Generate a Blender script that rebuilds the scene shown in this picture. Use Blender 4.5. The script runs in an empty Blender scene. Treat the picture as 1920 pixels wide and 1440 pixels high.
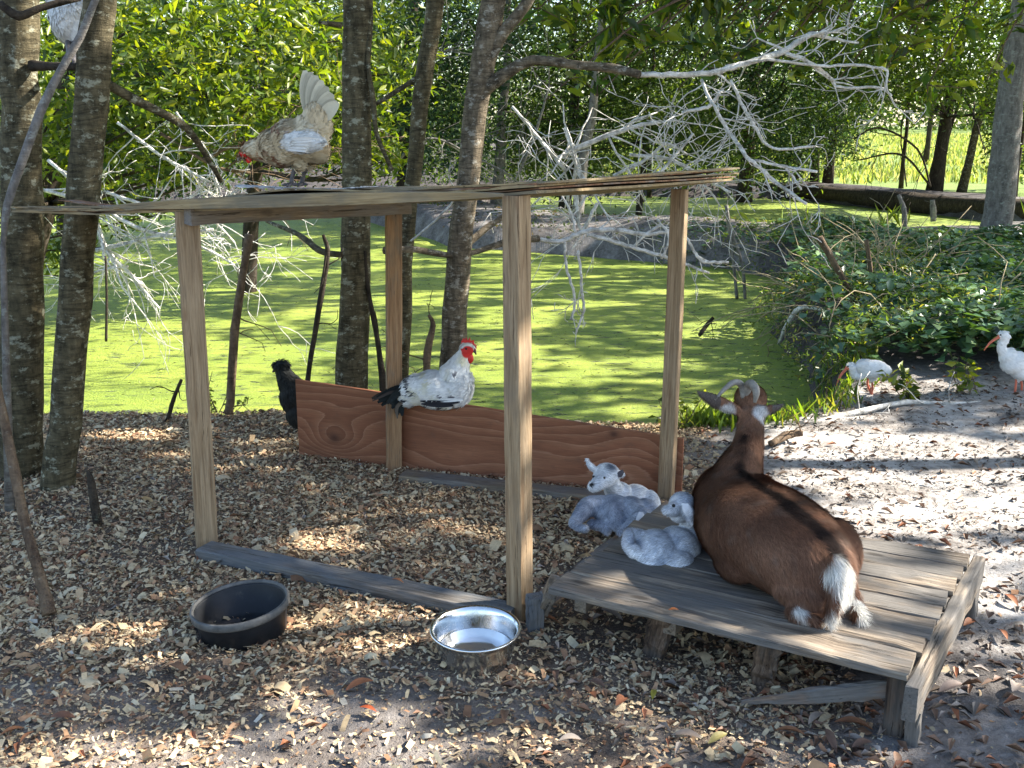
import bpy, math, random
import numpy as np
from mathutils import Vector, Matrix, noise as mnoise

random.seed(7)
rng = np.random.default_rng(11)
SC = bpy.context.scene
COL = SC.collection

# ------------------------------------------------------------------ camera, sky, sun, exposure
FPX, CAMH, YHOR = 1950.0, 1.5, 235.0
PITCH = math.atan((720 - YHOR) / FPX)
SP, CP = math.sin(PITCH), math.cos(PITCH)
cam_d = bpy.data.cameras.new("camera"); cam = bpy.data.objects.new("camera", cam_d); COL.objects.link(cam)
cam_d.sensor_width = 36.0; cam_d.lens = FPX / 1920 * 36.0
cam_d.clip_start = 0.05; cam_d.clip_end = 1500
cam.location = (0, 0, CAMH); cam.rotation_euler = (math.pi / 2 - PITCH, 0, 0)
SC.camera = cam

TO_SUN = Vector((0.77, 0.17, 0.62)).normalized()
SUN_EL = math.asin(TO_SUN.z); SUN_AZ = math.atan2(TO_SUN.x, TO_SUN.y)
world = bpy.data.worlds.new("World"); SC.world = world; world.use_nodes = True
wn = world.node_tree; wn.nodes.clear()
wo = wn.nodes.new("ShaderNodeOutputWorld"); wb = wn.nodes.new("ShaderNodeBackground"); ws = wn.nodes.new("ShaderNodeTexSky")
ws.sky_type = 'NISHITA'; ws.sun_disc = False; ws.sun_elevation = SUN_EL; ws.sun_rotation = SUN_AZ
wb.inputs[1].default_value = 0.108
wn.links.new(ws.outputs[0], wb.inputs[0]); wn.links.new(wb.outputs[0], wo.inputs[0])
sun_d = bpy.data.lights.new("sun", 'SUN'); sun = bpy.data.objects.new("sun", sun_d); COL.objects.link(sun)
sun_d.energy = 5.0; sun_d.angle = math.radians(0.55); sun_d.color = (1.0, 0.94, 0.84)
sun.location = (12, 3, 14); sun.rotation_euler = TO_SUN.to_track_quat('Z', 'Y').to_euler()
SC.view_settings.view_transform = 'Standard'; SC.view_settings.look = 'None'
SC.view_settings.gamma = 1.0; SC.view_settings.use_curve_mapping = False
SC.view_settings.exposure = 1.95
cy = SC.cycles
cy.max_bounces = 6; cy.diffuse_bounces = 3; cy.glossy_bounces = 3; cy.transmission_bounces = 4; cy.transparent_max_bounces = 6
cy.use_denoising = True
cy.sample_clamp_indirect = 6.0

# ------------------------------------------------------------------ helpers
def _ray(u, v):
    t = (720 - v) / FPX
    return np.array([(u - 960) / FPX, CP + t * SP, -SP + t * CP])
def gp(u, v, z=0.0):          # the point of height z seen at that spot of the photograph
    r = _ray(u, v); k = (z - CAMH) / r[2]; return np.array([r[0] * k, r[1] * k, z])
def at(u, v, y):              # the point at distance y
    r = _ray(u, v); k = y / r[1]; return np.array([r[0] * k, y, CAMH + r[2] * k])
def px(y):                    # metres per photograph pixel at that distance
    return y * 1.03 / FPX

def tag(o, label=None, cat=None, group=None, kind=None):
    if label: o["label"] = label
    if cat: o["category"] = cat
    if group: o["group"] = group
    if kind: o["kind"] = kind
    return o
def root(name, loc, label, cat, group=None):
    o = bpy.data.objects.new(name, None); COL.objects.link(o); o.location = Vector(loc); o.empty_display_size = 0.1
    return tag(o, label, cat, group)
def adopt(o, parent):
    o.parent = parent
    m = parent.matrix_basis.copy()
    if parent.parent: m = parent.parent.matrix_basis @ parent.matrix_parent_inverse @ m
    o.matrix_parent_inverse = m.inverted()
    return o
def mesh_np(name, V, F, mat, parent=None, col=None, smooth=False, matrix=None):
    V = np.asarray(V, dtype=np.float32); me = bpy.data.meshes.new(name)
    if isinstance(F, np.ndarray):
        k = F.shape[1]; n = len(F)
        me.vertices.add(len(V)); me.vertices.foreach_set("co", V.ravel())
        me.loops.add(n * k); me.loops.foreach_set("vertex_index", F.astype(np.int32).ravel())
        me.polygons.add(n); me.polygons.foreach_set("loop_start", np.arange(0, n * k, k, dtype=np.int32))
        me.update(calc_edges=True)
    else:
        me.from_pydata(V.tolist(), [], F); me.update()
    if col is not None:
        c = np.ones((len(V), 4), dtype=np.float32); c[:, :3] = col
        a = me.color_attributes.new("col", 'FLOAT_COLOR', 'POINT'); a.data.foreach_set("color", c.ravel())
    if smooth: me.polygons.foreach_set("use_smooth", np.ones(len(me.polygons), dtype=bool))
    if mat: me.materials.append(mat)
    o = bpy.data.objects.new(name, me); COL.objects.link(o)
    if matrix is not None: o.matrix_basis = matrix
    if parent is not None: adopt(o, parent)
    return o

class MB:                      # collects verts / faces of one mesh
    def __init__(s): s.V = []; s.F = []; s.C = []; s.n = 0
    def add(s, V, F, c=None):
        V = np.asarray(V, dtype=float); s.V.append(V)
        s.F += [tuple(int(i) + s.n for i in f) for f in F]
        s.C.append(np.tile(np.asarray(c if c is not None else (1, 1, 1), dtype=float), (len(V), 1)) if c is None or np.ndim(c) == 1 else np.asarray(c))
        s.n += len(V)
    def build(s, name, mat, parent=None, smooth=True, usecol=False, matrix=None):
        return mesh_np(name, np.concatenate(s.V), s.F, mat, parent, np.concatenate(s.C) if usecol else None, smooth, matrix)

def tube(pts, rad, sides=7, rough=0.0, seed=0, cap=True):
    P = np.asarray(pts, float); R = np.asarray(rad, float) if np.ndim(rad) else np.full(len(P), float(rad))
    T = np.gradient(P, axis=0); T /= np.linalg.norm(T, axis=1)[:, None] + 1e-9
    ref = np.array([0, 0, 1.0]) if abs(T[0][2]) < 0.9 else np.array([1.0, 0, 0])
    V = []; a = np.linspace(0, 2 * math.pi, sides, endpoint=False); rs = np.random.default_rng(seed + 5)
    nrm = ref - T[0] * ref.dot(T[0]); nrm /= np.linalg.norm(nrm)
    for i in range(len(P)):
        nrm = nrm - T[i] * nrm.dot(T[i]); nrm /= np.linalg.norm(nrm) + 1e-9
        b = np.cross(T[i], nrm)
        rr = R[i] * (1 + rough * rs.uniform(-1, 1, sides))
        V.append(P[i] + np.outer(np.cos(a) * rr, nrm) + np.outer(np.sin(a) * rr, b))
    V = np.concatenate(V); F = []
    for i in range(len(P) - 1):
        for j in range(sides):
            k = (j + 1) % sides
            F.append((i * sides + j, i * sides + k, (i + 1) * sides + k, (i + 1) * sides + j))
    if cap:
        F.append(tuple(range(sides))[::-1]); F.append(tuple((len(P) - 1) * sides + j for j in range(sides)))
    return V, F
def curve(pts, n=12):          # Catmull-Rom through points (any columns)
    P = np.asarray(pts, float)
    if len(P) < 3:
        t = np.linspace(0, 1, n)[:, None]; return P[0] * (1 - t) + P[-1] * t
    Q = np.vstack([2 * P[0] - P[1], P, 2 * P[-1] - P[-2]]); out = []
    m = max(2, n // (len(P) - 1))
    for i in range(1, len(Q) - 2):
        for t in np.linspace(0, 1, m, endpoint=False):
            a, b, c, d = Q[i - 1], Q[i], Q[i + 1], Q[i + 2]
            out.append(0.5 * (2 * b + (c - a) * t + (2 * a - 5 * b + 4 * c - d) * t * t + (3 * b - a - 3 * c + d) * t ** 3))
    out.append(P[-1]); return np.array(out)

# ------------------------------------------------------------------ materials
def M(name):
    m = bpy.data.materials.new(name); m.use_nodes = True; nt = m.node_tree; b = nt.nodes["Principled BSDF"]
    return m, nt, b
def N(nt, t, **k):
    n = nt.nodes.new(t)
    for a, v in k.items():
        if a.startswith("i_"): n.inputs[int(a[2:])].default_value = v
        else: setattr(n, a, v)
    return n
def ramp(nt, stops, interp='LINEAR'):
    r = nt.nodes.new("ShaderNodeValToRGB"); r.color_ramp.interpolation = interp
    el = r.color_ramp.elements
    while len(el) < len(stops): el.new(0.5)
    for e, (p, c) in zip(el, stops): e.position = p; e.color = (*c, 1) if len(c) == 3 else c
    return r
def coords(nt, scale=(1, 1, 1), kind="Object"):
    tc = nt.nodes.new("ShaderNodeTexCoord"); mp = nt.nodes.new("ShaderNodeMapping"); mp.inputs["Scale"].default_value = scale
    nt.links.new(tc.outputs[kind], mp.inputs["Vector"]); return mp.outputs[0]
def noise(nt, vec, scale, detail=4, rough=0.6, dist=0.0):
    n = nt.nodes.new("ShaderNodeTexNoise"); n.inputs["Scale"].default_value = scale; n.inputs["Detail"].default_value = detail
    n.inputs["Roughness"].default_value = rough; n.inputs["Distortion"].default_value = dist
    if vec is not None: nt.links.new(vec, n.inputs["Vector"])
    return n.outputs[0]
def math_(nt, op, a, b=None, c=None):
    n = nt.nodes.new("ShaderNodeMath"); n.operation = op
    for i, x in enumerate((a, b, c)):
        if x is None: continue
        if isinstance(x, (int, float)): n.inputs[i].default_value = x
        else: nt.links.new(x, n.inputs[i])
    return n.outputs[0]
def mixc(nt, f, a, b, mode='MIX'):
    n = nt.nodes.new("ShaderNodeMix"); n.data_type = 'RGBA'; n.blend_type = mode
    for s, x in ((0, f), (6, a), (7, b)):
        if isinstance(x, (int, float)): n.inputs[s].default_value = x
        elif isinstance(x, tuple): n.inputs[s].default_value = (*x, 1) if len(x) == 3 else x
        else: nt.links.new(x, n.inputs[s])
    return n.outputs[2]
def bump(nt, b, h, strength=0.4, dist=0.01):
    n = nt.nodes.new("ShaderNodeBump"); n.inputs["Strength"].default_value = strength; n.inputs["Distance"].default_value = dist
    nt.links.new(h, n.inputs["Height"]); nt.links.new(n.outputs[0], b.inputs["Normal"])
def vcol(nt):
    a = nt.nodes.new("ShaderNodeAttribute"); a.attribute_name = "col"; return a.outputs[0]
def setr(b, rough, spec=0.5):
    b.inputs["Roughness"].default_value = rough; b.inputs["Specular IOR Level"].default_value = spec

def mat_plain(name, c, rough=0.6, spec=0.3, var=0.15, scale=30, metal=0):
    m, nt, b = M(name); v = coords(nt); n = noise(nt, v, scale)
    r = ramp(nt, [(0.3, tuple(x * (1 - var) for x in c)), (0.7, tuple(min(1, x * (1 + var)) for x in c))]); nt.links.new(n, r.inputs[0])
    nt.links.new(r.outputs[0], b.inputs["Base Color"]); setr(b, rough, spec); b.inputs["Metallic"].default_value = metal
    return m
def mat_vcol(name, rough=0.8, spec=0.2, nscale=60, var=0.25, bmp=0.0):
    m, nt, b = M(name); v = coords(nt); n = noise(nt, v, nscale, 3)
    r = ramp(nt, [(0.25, (1 - var,) * 3), (0.75, (1 + var * 0.6,) * 3)]); nt.links.new(n, r.inputs[0])
    nt.links.new(mixc(nt, 1.0, vcol(nt), r.outputs[0], 'MULTIPLY'), b.inputs["Base Color"]); setr(b, rough, spec)
    if bmp: bump(nt, b, n, bmp, 0.004)
    return m
def mat_leaf(name, trans=0.45, rough=0.42, spec=0.5, tint=(2.15, 2.0, 0.35)):
    m, nt, b = M(name); c = vcol(nt); nt.links.new(c, b.inputs["Base Color"]); setr(b, rough, spec)
    t = nt.nodes.new("ShaderNodeBsdfTranslucent")
    tc = mixc(nt, 1.0, c, tint, 'MULTIPLY'); nt.links.new(tc, t.inputs[0])
    mx = nt.nodes.new("ShaderNodeMixShader"); mx.inputs[0].default_value = trans
    nt.links.new(b.outputs[0], mx.inputs[1]); nt.links.new(t.outputs[0], mx.inputs[2])
    nt.links.new(mx.outputs[0], nt.nodes["Material Output"].inputs[0]); return m
def mat_bark(name, dark, light, lichen, lich=0.55, bands=True):
    m, nt, b = M(name)
    v = coords(nt, (1, 1, 0.35)); n1 = noise(nt, v, 22, 6, 0.7)
    vb = coords(nt, (6.0, 6.0, 34.0)); n2 = noise(nt, vb, 1.8, 5, 0.72, 0.8)
    vl = coords(nt, (1, 1, 1.6)); n3 = noise(nt, vl, 17, 6, 0.72)
    base = ramp(nt, [(0.32, dark), (0.62, light)]); nt.links.new(n1, base.inputs[0])
    bm = ramp(nt, [(0.40, (0.45,) * 3), (0.50, (1.0,) * 3), (0.66, (1.5,) * 3)]); nt.links.new(n2, bm.inputs[0])
    c = mixc(nt, 0.75 if bands else 0.2, base.outputs[0], bm.outputs[0], 'MULTIPLY')
    lm = ramp(nt, [(lich, (0, 0, 0)), (lich + 0.07, (1, 1, 1))]); nt.links.new(n3, lm.inputs[0])
    lf = math_(nt, 'MULTIPLY', lm.outputs[0], math_(nt, 'MULTIPLY', n2, 1.3))
    c = mixc(nt, lf, c, lichen); nt.links.new(c, b.inputs["Base Color"]); setr(b, 0.9, 0.15)
    bump(nt, b, math_(nt, 'ADD', n1, math_(nt, 'MULTIPLY', n2, 1.2)), 0.8, 0.012); return m
def mat_wood(name, lo, hi, streak, grey=None, greyamt=0.0, rough=0.8, gs=1.0):
    # grain runs along the board's own X axis
    m, nt, b = M(name)
    oi = nt.nodes.new("ShaderNodeObjectInfo")
    tc = nt.nodes.new("ShaderNodeTexCoord"); ad = nt.nodes.new("ShaderNodeVectorMath"); ad.operation = 'ADD'
    cmb = nt.nodes.new("ShaderNodeCombineXYZ")
    for i in range(3): nt.links.new(math_(nt, 'MULTIPLY', oi.outputs["Random"], 7.0 + i), cmb.inputs[i])
    nt.links.new(tc.outputs["Object"], ad.inputs[0]); nt.links.new(cmb.outputs[0], ad.inputs[1])
    def mp(s):
        q = nt.nodes.new("ShaderNodeMapping"); q.inputs["Scale"].default_value = s; nt.links.new(ad.outputs[0], q.inputs[0]); return q.outputs[0]
    g = noise(nt, mp((1.6 * gs, 34 * gs, 34 * gs)), 2.2, 5, 0.7, 0.5)
    g2 = noise(nt, mp((5 * gs, 120 * gs, 120 * gs)), 2.0, 3, 0.6)
    big = noise(nt, mp((3, 8, 8)), 1.2, 4, 0.6)
    r = ramp(nt, [(0.30, streak), (0.45, lo), (0.66, hi)]); nt.links.new(g, r.inputs[0])
    r2 = ramp(nt, [(0.3, (0.72,) * 3), (0.7, (1.12,) * 3)]); nt.links.new(g2, r2.inputs[0])
    c = mixc(nt, 0.8, r.outputs[0], r2.outputs[0], 'MULTIPLY')
    if grey:
        gm = ramp(nt, [(0.62 - greyamt * 0.45, (0, 0, 0)), (0.78 - greyamt * 0.45, (1, 1, 1))]); nt.links.new(big, gm.inputs[0])
        gg = mixc(nt, 1.0, grey, r2.outputs[0], 'MULTIPLY'); c = mixc(nt, gm.outputs[0], c, gg)
    ck = noise(nt, mp((0.9, 26, 26)), 3.4, 4, 0.75, 0.25); cr = ramp(nt, [(0.355, (1, 1, 1)), (0.385, (0, 0, 0))]); nt.links.new(ck, cr.inputs[0])
    c = mixc(nt, math_(nt, 'MULTIPLY', cr.outputs[0], 0.75), c, tuple(x * 0.35 for x in streak))
    kn = nt.nodes.new("ShaderNodeTexVoronoi"); kn.inputs["Scale"].default_value = 1.0; nt.links.new(mp((3.2, 9, 9)), kn.inputs["Vector"])
    kr = ramp(nt, [(0.07, (1, 1, 1)), (0.13, (0, 0, 0))]); nt.links.new(kn.outputs["Distance"], kr.inputs[0]); c = mixc(nt, math_(nt, 'MULTIPLY', kr.outputs[0], 0.7), c, streak)
    nt.links.new(c, b.inputs["Base Color"]); setr(b, rough, 0.25)
    bump(nt, b, math_(nt, 'SUBTRACT', math_(nt, 'ADD', g, math_(nt, 'MULTIPLY', g2, 0.6)), math_(nt, 'MULTIPLY', cr.outputs[0], 1.2)), 0.6, 0.004); return m

LEAF = mat_leaf("leaf_translucent")
LEAF_DULL = mat_leaf("leaf_dull", 0.35, 0.6, 0.3, (1.7, 1.6, 0.6))
IVY = mat_leaf("ivy_leaf", 0.2, 0.30, 0.6)
BARK_A = mat_bark("bark_lichen", (0.032, 0.028, 0.016), (0.135, 0.112, 0.066), (0.40, 0.40, 0.30), 0.55)
BARK_E = mat_bark("bark_pale", (0.045, 0.036, 0.025), (0.20, 0.16, 0.11), (0.45, 0.42, 0.35), 0.55)
BARK_G = mat_bark("bark_grey", (0.09, 0.08, 0.075), (0.24, 0.22, 0.20), (0.32, 0.33, 0.30), 0.55, False)
BARK_D = mat_bark("bark_dark", (0.018, 0.014, 0.011), (0.07, 0.055, 0.04), (0.12, 0.13, 0.09), 0.6, False)
DEAD = mat_bark("dead_branch", (0.22, 0.20, 0.17), (0.72, 0.69, 0.63), (0.84, 0.82, 0.78), 0.48, False)
CANE = mat_bark("dry_cane", (0.24, 0.19, 0.12), (0.42, 0.35, 0.22), (0.45, 0.42, 0.33), 0.6, False)
TWIG = mat_bark("brown_twig", (0.06, 0.04, 0.03), (0.2, 0.14, 0.09), (0.3, 0.28, 0.22), 0.6, False)
POST = mat_wood("post_timber", (0.29, 0.20, 0.115), (0.43, 0.31, 0.19), (0.20, 0.115, 0.06), (0.27, 0.20, 0.13), 0.15)
POST_B = mat_wood("post_timber_brown", (0.30, 0.17, 0.085), (0.42, 0.26, 0.14), (0.17, 0.09, 0.05), (0.22, 0.17, 0.12), 0.3)
BEAMW = mat_wood("weathered_beam", (0.20, 0.155, 0.11), (0.33, 0.26, 0.18), (0.10, 0.08, 0.06), (0.20, 0.18, 0.16), 0.5)
GREYW = mat_wood("grey_board", (0.13, 0.115, 0.10), (0.27, 0.245, 0.215), (0.04, 0.035, 0.03), (0.15, 0.155, 0.16), 0.5, 0.85, 0.8)
DECKW = mat_wood("deck_board", (0.17, 0.132, 0.098), (0.40, 0.33, 0.25), (0.030, 0.024, 0.020), (0.15, 0.138, 0.125), 0.5, 0.85, 0.7)
ROTW = mat_wood("rotten_wood", (0.20, 0.12, 0.075), (0.40, 0.27, 0.18), (0.04, 0.03, 0.02), (0.17, 0.16, 0.15), 0.5, 0.95, 0.8)
DARKW = mat_wood("dark_wood", (0.09, 0.06, 0.042), (0.22, 0.155, 0.11), (0.02, 0.016, 0.014), (0.09, 0.085, 0.08), 0.4, 0.95, 0.8)  # darkest timber tone, for the inner leg and joist stubs
PLYW = mat_wood("roof_ply", (0.30, 0.215, 0.11), (0.43, 0.32, 0.175), (0.17, 0.10, 0.05), (0.22, 0.18, 0.12), 0.4, 0.85, 0.7)
PLYR = mat_wood("roof_ply_red", (0.20, 0.10, 0.055), (0.36, 0.22, 0.13), (0.08, 0.035, 0.02), (0.3, 0.27, 0.24), 0.25, 0.85, 0.7)
MOLD = mat_wood("mouldy_ply", (0.24, 0.20, 0.18), (0.55, 0.53, 0.52), (0.07, 0.035, 0.025), (0.6, 0.6, 0.6), 0.5, 0.9, 0.5)

def mat_panel():
    m, nt, b = M("panel_plywood")
    tc = nt.nodes.new("ShaderNodeTexCoord"); sx = nt.nodes.new("ShaderNodeSeparateXYZ"); nt.links.new(tc.outputs["Object"], sx.inputs[0])
    X, Z = sx.outputs[0], sx.outputs[2]
    def hill(x0, z0, kx, kz, a):
        dx = math_(nt, 'MULTIPLY', math_(nt, 'SUBTRACT', X, x0), kx); dz = math_(nt, 'MULTIPLY', math_(nt, 'SUBTRACT', Z, z0), kz)
        d = math_(nt, 'ADD', math_(nt, 'MULTIPLY', dx, dx), math_(nt, 'MULTIPLY', dz, dz))
        return math_(nt, 'MULTIPLY', math_(nt, 'EXPONENT', math_(nt, 'MULTIPLY', d, -1.0)), a)
    n = noise(nt, coords(nt, (1.5, 1.5, 4.5)), 1.2, 1, 0.35)
    s = math_(nt, 'ADD', math_(nt, 'MULTIPLY', Z, 22), math_(nt, 'MULTIPLY', n, 6.0))
    for h in ((-0.705, -0.03, 8, 12, 3.6), (0.72, 0.02, 5, 9, -2.6), (-0.62, 0.11, 9, 20, 1.2), (0.1, -0.14, 2.5, 9, 1.4)):
        s = math_(nt, 'ADD', s, hill(*h))
    s = math_(nt, 'ADD', s, math_(nt, 'MULTIPLY', noise(nt, coords(nt, (2, 2, 70)), 2, 3), 0.30))
    fr = math_(nt, 'FRACT', s)
    r = ramp(nt, [(0.0, (0.235, 0.090, 0.045)), (0.5, (0.29, 0.118, 0.060)), (0.86, (0.33, 0.145, 0.077)), (0.94, (0.39, 0.19, 0.11)), (1.0, (0.25, 0.095, 0.048))])
    nt.links.new(fr, r.inputs[0])
    st = noise(nt, coords(nt, (0.8, 0.8, 2.4)), 3, 4); rs = ramp(nt, [(0.35, (0.72, 0.70, 0.68)), (0.65, (1.06, 1.05, 1.04))]); nt.links.new(st, rs.inputs[0])
    c = mixc(nt, 0.9, r.outputs[0], rs.outputs[0], 'MULTIPLY')
    fs = noise(nt, coords(nt, (3, 3, 90)), 3, 5, 0.7); fr2 = ramp(nt, [(0.35, (0.75,) * 3), (0.65, (1.18,) * 3)]); nt.links.new(fs, fr2.inputs[0]); c = mixc(nt, 0.8, c, fr2.outputs[0], 'MULTIPLY')
    dm = noise(nt, coords(nt, (5, 5, 9)), 2.5, 6, 0.75); dr = ramp(nt, [(0.56, (0, 0, 0)), (0.72, (1, 1, 1))]); nt.links.new(dm, dr.inputs[0]); c = mixc(nt, math_(nt, 'MULTIPLY', dr.outputs[0], 0.45), c, (0.13, 0.075, 0.05))
    kd = hill(-0.705, -0.03, 34, 45, 1.0); kd2 = hill(0.60, 0.115, 45, 60, 1.0)
    c = mixc(nt, math_(nt, 'MULTIPLY', math_(nt, 'ADD', kd, kd2), 0.85), c, (0.06, 0.025, 0.015))
    nt.links.new(c, b.inputs["Base Color"]); setr(b, 0.7, 0.3); bump(nt, b, fr, 0.15, 0.002); return m
PANEL = mat_panel()

# ------------------------------------------------------------------ terrain and water
def sdf_poly(x, y, poly):      # signed distance, positive inside
    P = np.asarray(poly, float); d = np.full(x.shape, 1e9); ins = np.zeros(x.shape, bool)
    for i in range(len(P)):
        a, b = P[i], P[(i + 1) % len(P)]; e = b - a
        t = np.clip(((x - a[0]) * e[0] + (y - a[1]) * e[1]) / (e @ e), 0, 1)
        d = np.minimum(d, np.hypot(x - a[0] - t * e[0], y - a[1] - t * e[1]))
        c = (a[1] > y) != (b[1] > y)
        xi = (b[0] - a[0]) * (y - a[1]) / ((b[1] - a[1]) if b[1] != a[1] else 1e-9) + a[0]
        ins ^= c & (x < xi)
    return np.where(ins, d, -d)
def segd(x, y, a, b):
    e = np.subtract(b, a); t = np.clip(((x - a[0]) * e[0] + (y - a[1]) * e[1]) / (e @ e), 0, 1)
    return np.hypot(x - a[0] - t * e[0], y - a[1] - t * e[1])
def vnoise(x, y, s, seed=0):   # cheap smooth value noise
    x = np.asarray(x, float) * s + seed * 17.3; y = np.asarray(y, float) * s - seed * 9.1
    xi, yi = np.floor(x), np.floor(y); fx, fy = x - xi, y - yi; fx = fx * fx * (3 - 2 * fx); fy = fy * fy * (3 - 2 * fy)
    def h(a, b): v = np.sin(a * 127.1 + b * 311.7) * 43758.5453; return v - np.floor(v)
    return (h(xi, yi) * (1 - fx) + h(xi + 1, yi) * fx) * (1 - fy) + (h(xi, yi + 1) * (1 - fx) + h(xi + 1, yi + 1) * fx) * fy
POND1 = [(-16, 5.2), (-4, 5.4), (-2.3, 5.45), (-1.3, 5.5), (0, 5.3), (1.0, 5.2), (1.45, 5.35), (1.85, 5.75), (2.1, 6.4), (2.35, 7.6), (2.4, 8.9), (3.1, 10.9),
         (3.4, 12.3), (2.9, 13.4), (1.8, 14.3), (0.3, 15.3), (-0.9, 16.1), (-1.8, 18.5), (-3.6, 22), (-8.6, 24), (-18, 24)]
POND2 = [(0.3, 18.8), (2.5, 16.9), (4.9, 16.0), (7.2, 16.6), (8.6, 17.3), (9.8, 19.0), (8.6, 22.4), (7.0, 26.6), (1.1, 28), (-1.2, 24)]
WATER = -0.3
def height(x, y):
    x = np.asarray(x, float); y = np.asarray(y, float)
    z = 0.012 * (vnoise(x, y, 2.3, 1) - 0.5) + 0.03 * (vnoise(x, y, 0.6, 2) - 0.5)
    z = z + 0.21 * np.exp(-(segd(x, y, (2.3, 14.9), (4.1, 13.9)) / 0.8) ** 2) + 0.13 * np.exp(-(segd(x, y, (-2.2, 19.5), (2.0, 16.0)) / 0.9) ** 2)
    z = z + 0.10 * np.exp(-(segd(x, y, (10.6, 19.6), (7.4, 27.4)) / 0.75) ** 2)
    z = z + 0.10 * np.exp(-(segd(x, y, (3.6, 6.8), (5.5, 13)) / 1.5) ** 2)
    z = z + 1.1 * np.clip((y - 34) / 40, 0, 1) * np.clip((x + 12) / 14, 0, 1)
    z = z + 0.07 * (vnoise(x, y, 1.1, 3) - 0.5) * np.clip((y - 6) / 6, 0, 1)
    s = np.maximum(sdf_poly(x, y, POND1), sdf_poly(x, y, POND2)) + 0.12 * (vnoise(x, y, 2.0, 5) - 0.5)
    t = np.clip((s + 0.12) / 0.55, 0, 1); t = t * t * (3 - 2 * t)
    return z * (1 - t) + (-0.75) * t
def chips_w(x, y):             # how thickly the wood shavings lie
    n = vnoise(x, y, 1.6, 7); n2 = vnoise(x, y, 4.5, 8)
    w = 1.0 - np.clip((x - (0.25 + 0.30 * (y - 3.0))) / 0.35, 0, 1)
    w = w * np.clip((y - 2.30 - 0.30 * np.clip(x + 0.6, 0, 1)) / 0.7, 0.10 + 0.30 * (x < -0.7), 1) * np.clip((5.55 - y) / 0.2, 0, 1) * np.clip((x + 3.4) / 0.5, 0, 1)
    under = np.exp(-(((x - 0.35) / 0.38) ** 2 + ((y - 3.2) / 0.4) ** 2)); w = w * (1 - 0.75 * under)
    w = np.maximum(w, 0.5 * (x > -0.2) * (x < 0.9) * np.exp(-((y - 2.55) / 0.35) ** 2))
    w = w * (np.hypot(x + 0.835, y - 2.905) > 0.135)
    return np.clip(w * (0.55 + 0.9 * n) * (0.65 + 0.7 * n2), 0, 1)

xs = np.concatenate([-np.geomspace(4, 160, 60)[::-1], np.linspace(-4, 4.4, 250)[1:-1], np.geomspace(4.4, 160, 90)])
ys = np.concatenate([np.linspace(-60, 1.5, 14)[:-1], np.linspace(1.5, 6.5, 170)[:-1], np.geomspace(6.5, 420, 190)])
GX, GY = np.meshgrid(xs, ys); GZ = height(GX, GY)
nx, ny = len(xs), len(ys)
I = np.arange(nx * ny).reshape(ny, nx)
F = np.stack([I[:-1, :-1], I[:-1, 1:], I[1:, 1:], I[1:, :-1]], -1).reshape(-1, 4)
# three masks: r = pale dry sand, g = shavings dust, b = green cover
cw = chips_w(GX, GY)
bank = 0.30 * np.clip((GY - 12.5) / 1, 0, 1) * np.clip((22 - GY) / 2, 0, 1)
sand = np.clip((GX - 0.9 - 0.25 * (3.2 - GY)) / 0.5, 0, 1) * np.clip((GY - 2.2) / 0.8, 0.25, 1) * np.clip((6.4 - GY) / 0.6, 0, 1)
sand = np.maximum(sand, 0.34 * np.clip((2.75 - GY) / 0.25, 0, 1) * (vnoise(GX, GY, 2.2, 9) > 0.40) * (GY > -5))
sand = np.maximum(sand, bank)
green = np.clip((GY - 27.5 + (GX - 7) * 1.6) / 2.5, 0, 1) * np.clip((GX - 2) / 4, 0, 1) * np.clip((segd(GX, GY, (10.6, 19.6), (7.4, 27.4)) - 0.6) / 0.5, 0, 1)

me_col = np.stack([sand, cw, green], -1).reshape(-1, 3)
def mat_ground():
    m, nt, b = M("ground_soil")
    a = nt.nodes.new("ShaderNodeAttribute"); a.attribute_name = "col"; s = nt.nodes.new("ShaderNodeSeparateColor"); nt.links.new(a.outputs[0], s.inputs[0])
    v = coords(nt); n1 = noise(nt, v, 3.2, 6, 0.62); n2 = noise(nt, v, 26, 6, 0.7); n3 = noise(nt, v, 140, 3, 0.7)
    soil = ramp(nt, [(0.32, (0.034, 0.030, 0.030)), (0.52, (0.085, 0.075, 0.072)), (0.72, (0.19, 0.175, 0.17))]); nt.links.new(math_(nt, 'MULTIPLY_ADD', n2, 0.6, math_(nt, 'MULTIPLY', n1, 0.4)), soil.inputs[0])
    sandr = ramp(nt, [(0.34, (0.12, 0.10, 0.085)), (0.47, (0.38, 0.345, 0.315)), (0.64, (0.62, 0.59, 0.56))]); nt.links.new(math_(nt, 'MULTIPLY_ADD', n2, 0.55, math_(nt, 'MULTIPLY', n1, 0.45)), sandr.inputs[0])
    sf = math_(nt, 'MULTIPLY', s.outputs[0], math_(nt, 'MULTIPLY_ADD', n1, 1.5, 0.15))
    c = mixc(nt, sf, soil.outputs[0], sandr.outputs[0])
    dust = ramp(nt, [(0.35, (0.09, 0.06, 0.04)), (0.5, (0.26, 0.175, 0.11)), (0.68, (0.46, 0.36, 0.24))]); nt.links.new(n3, dust.inputs[0])
    c = mixc(nt, math_(nt, 'MULTIPLY', s.outputs[1], 0.85), c, dust.outputs[0])
    gr = ramp(nt, [(0.35, (0.09, 0.14, 0.035)), (0.65, (0.26, 0.34, 0.10))]); nt.links.new(n2, gr.inputs[0])
    c = mixc(nt, s.outputs[2], c, gr.outputs[0])
    nt.links.new(c, b.inputs["Base Color"]); setr(b, 0.95, 0.15)
    bump(nt, b, math_(nt, 'MULTIPLY_ADD', n2, 1.0, math_(nt, 'MULTIPLY', n3, 0.5)), 0.7, 0.02); return m
ground = mesh_np("ground", np.stack([GX, GY, GZ], -1).reshape(-1, 3), F, mat_ground(), None, me_col, True)
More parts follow.
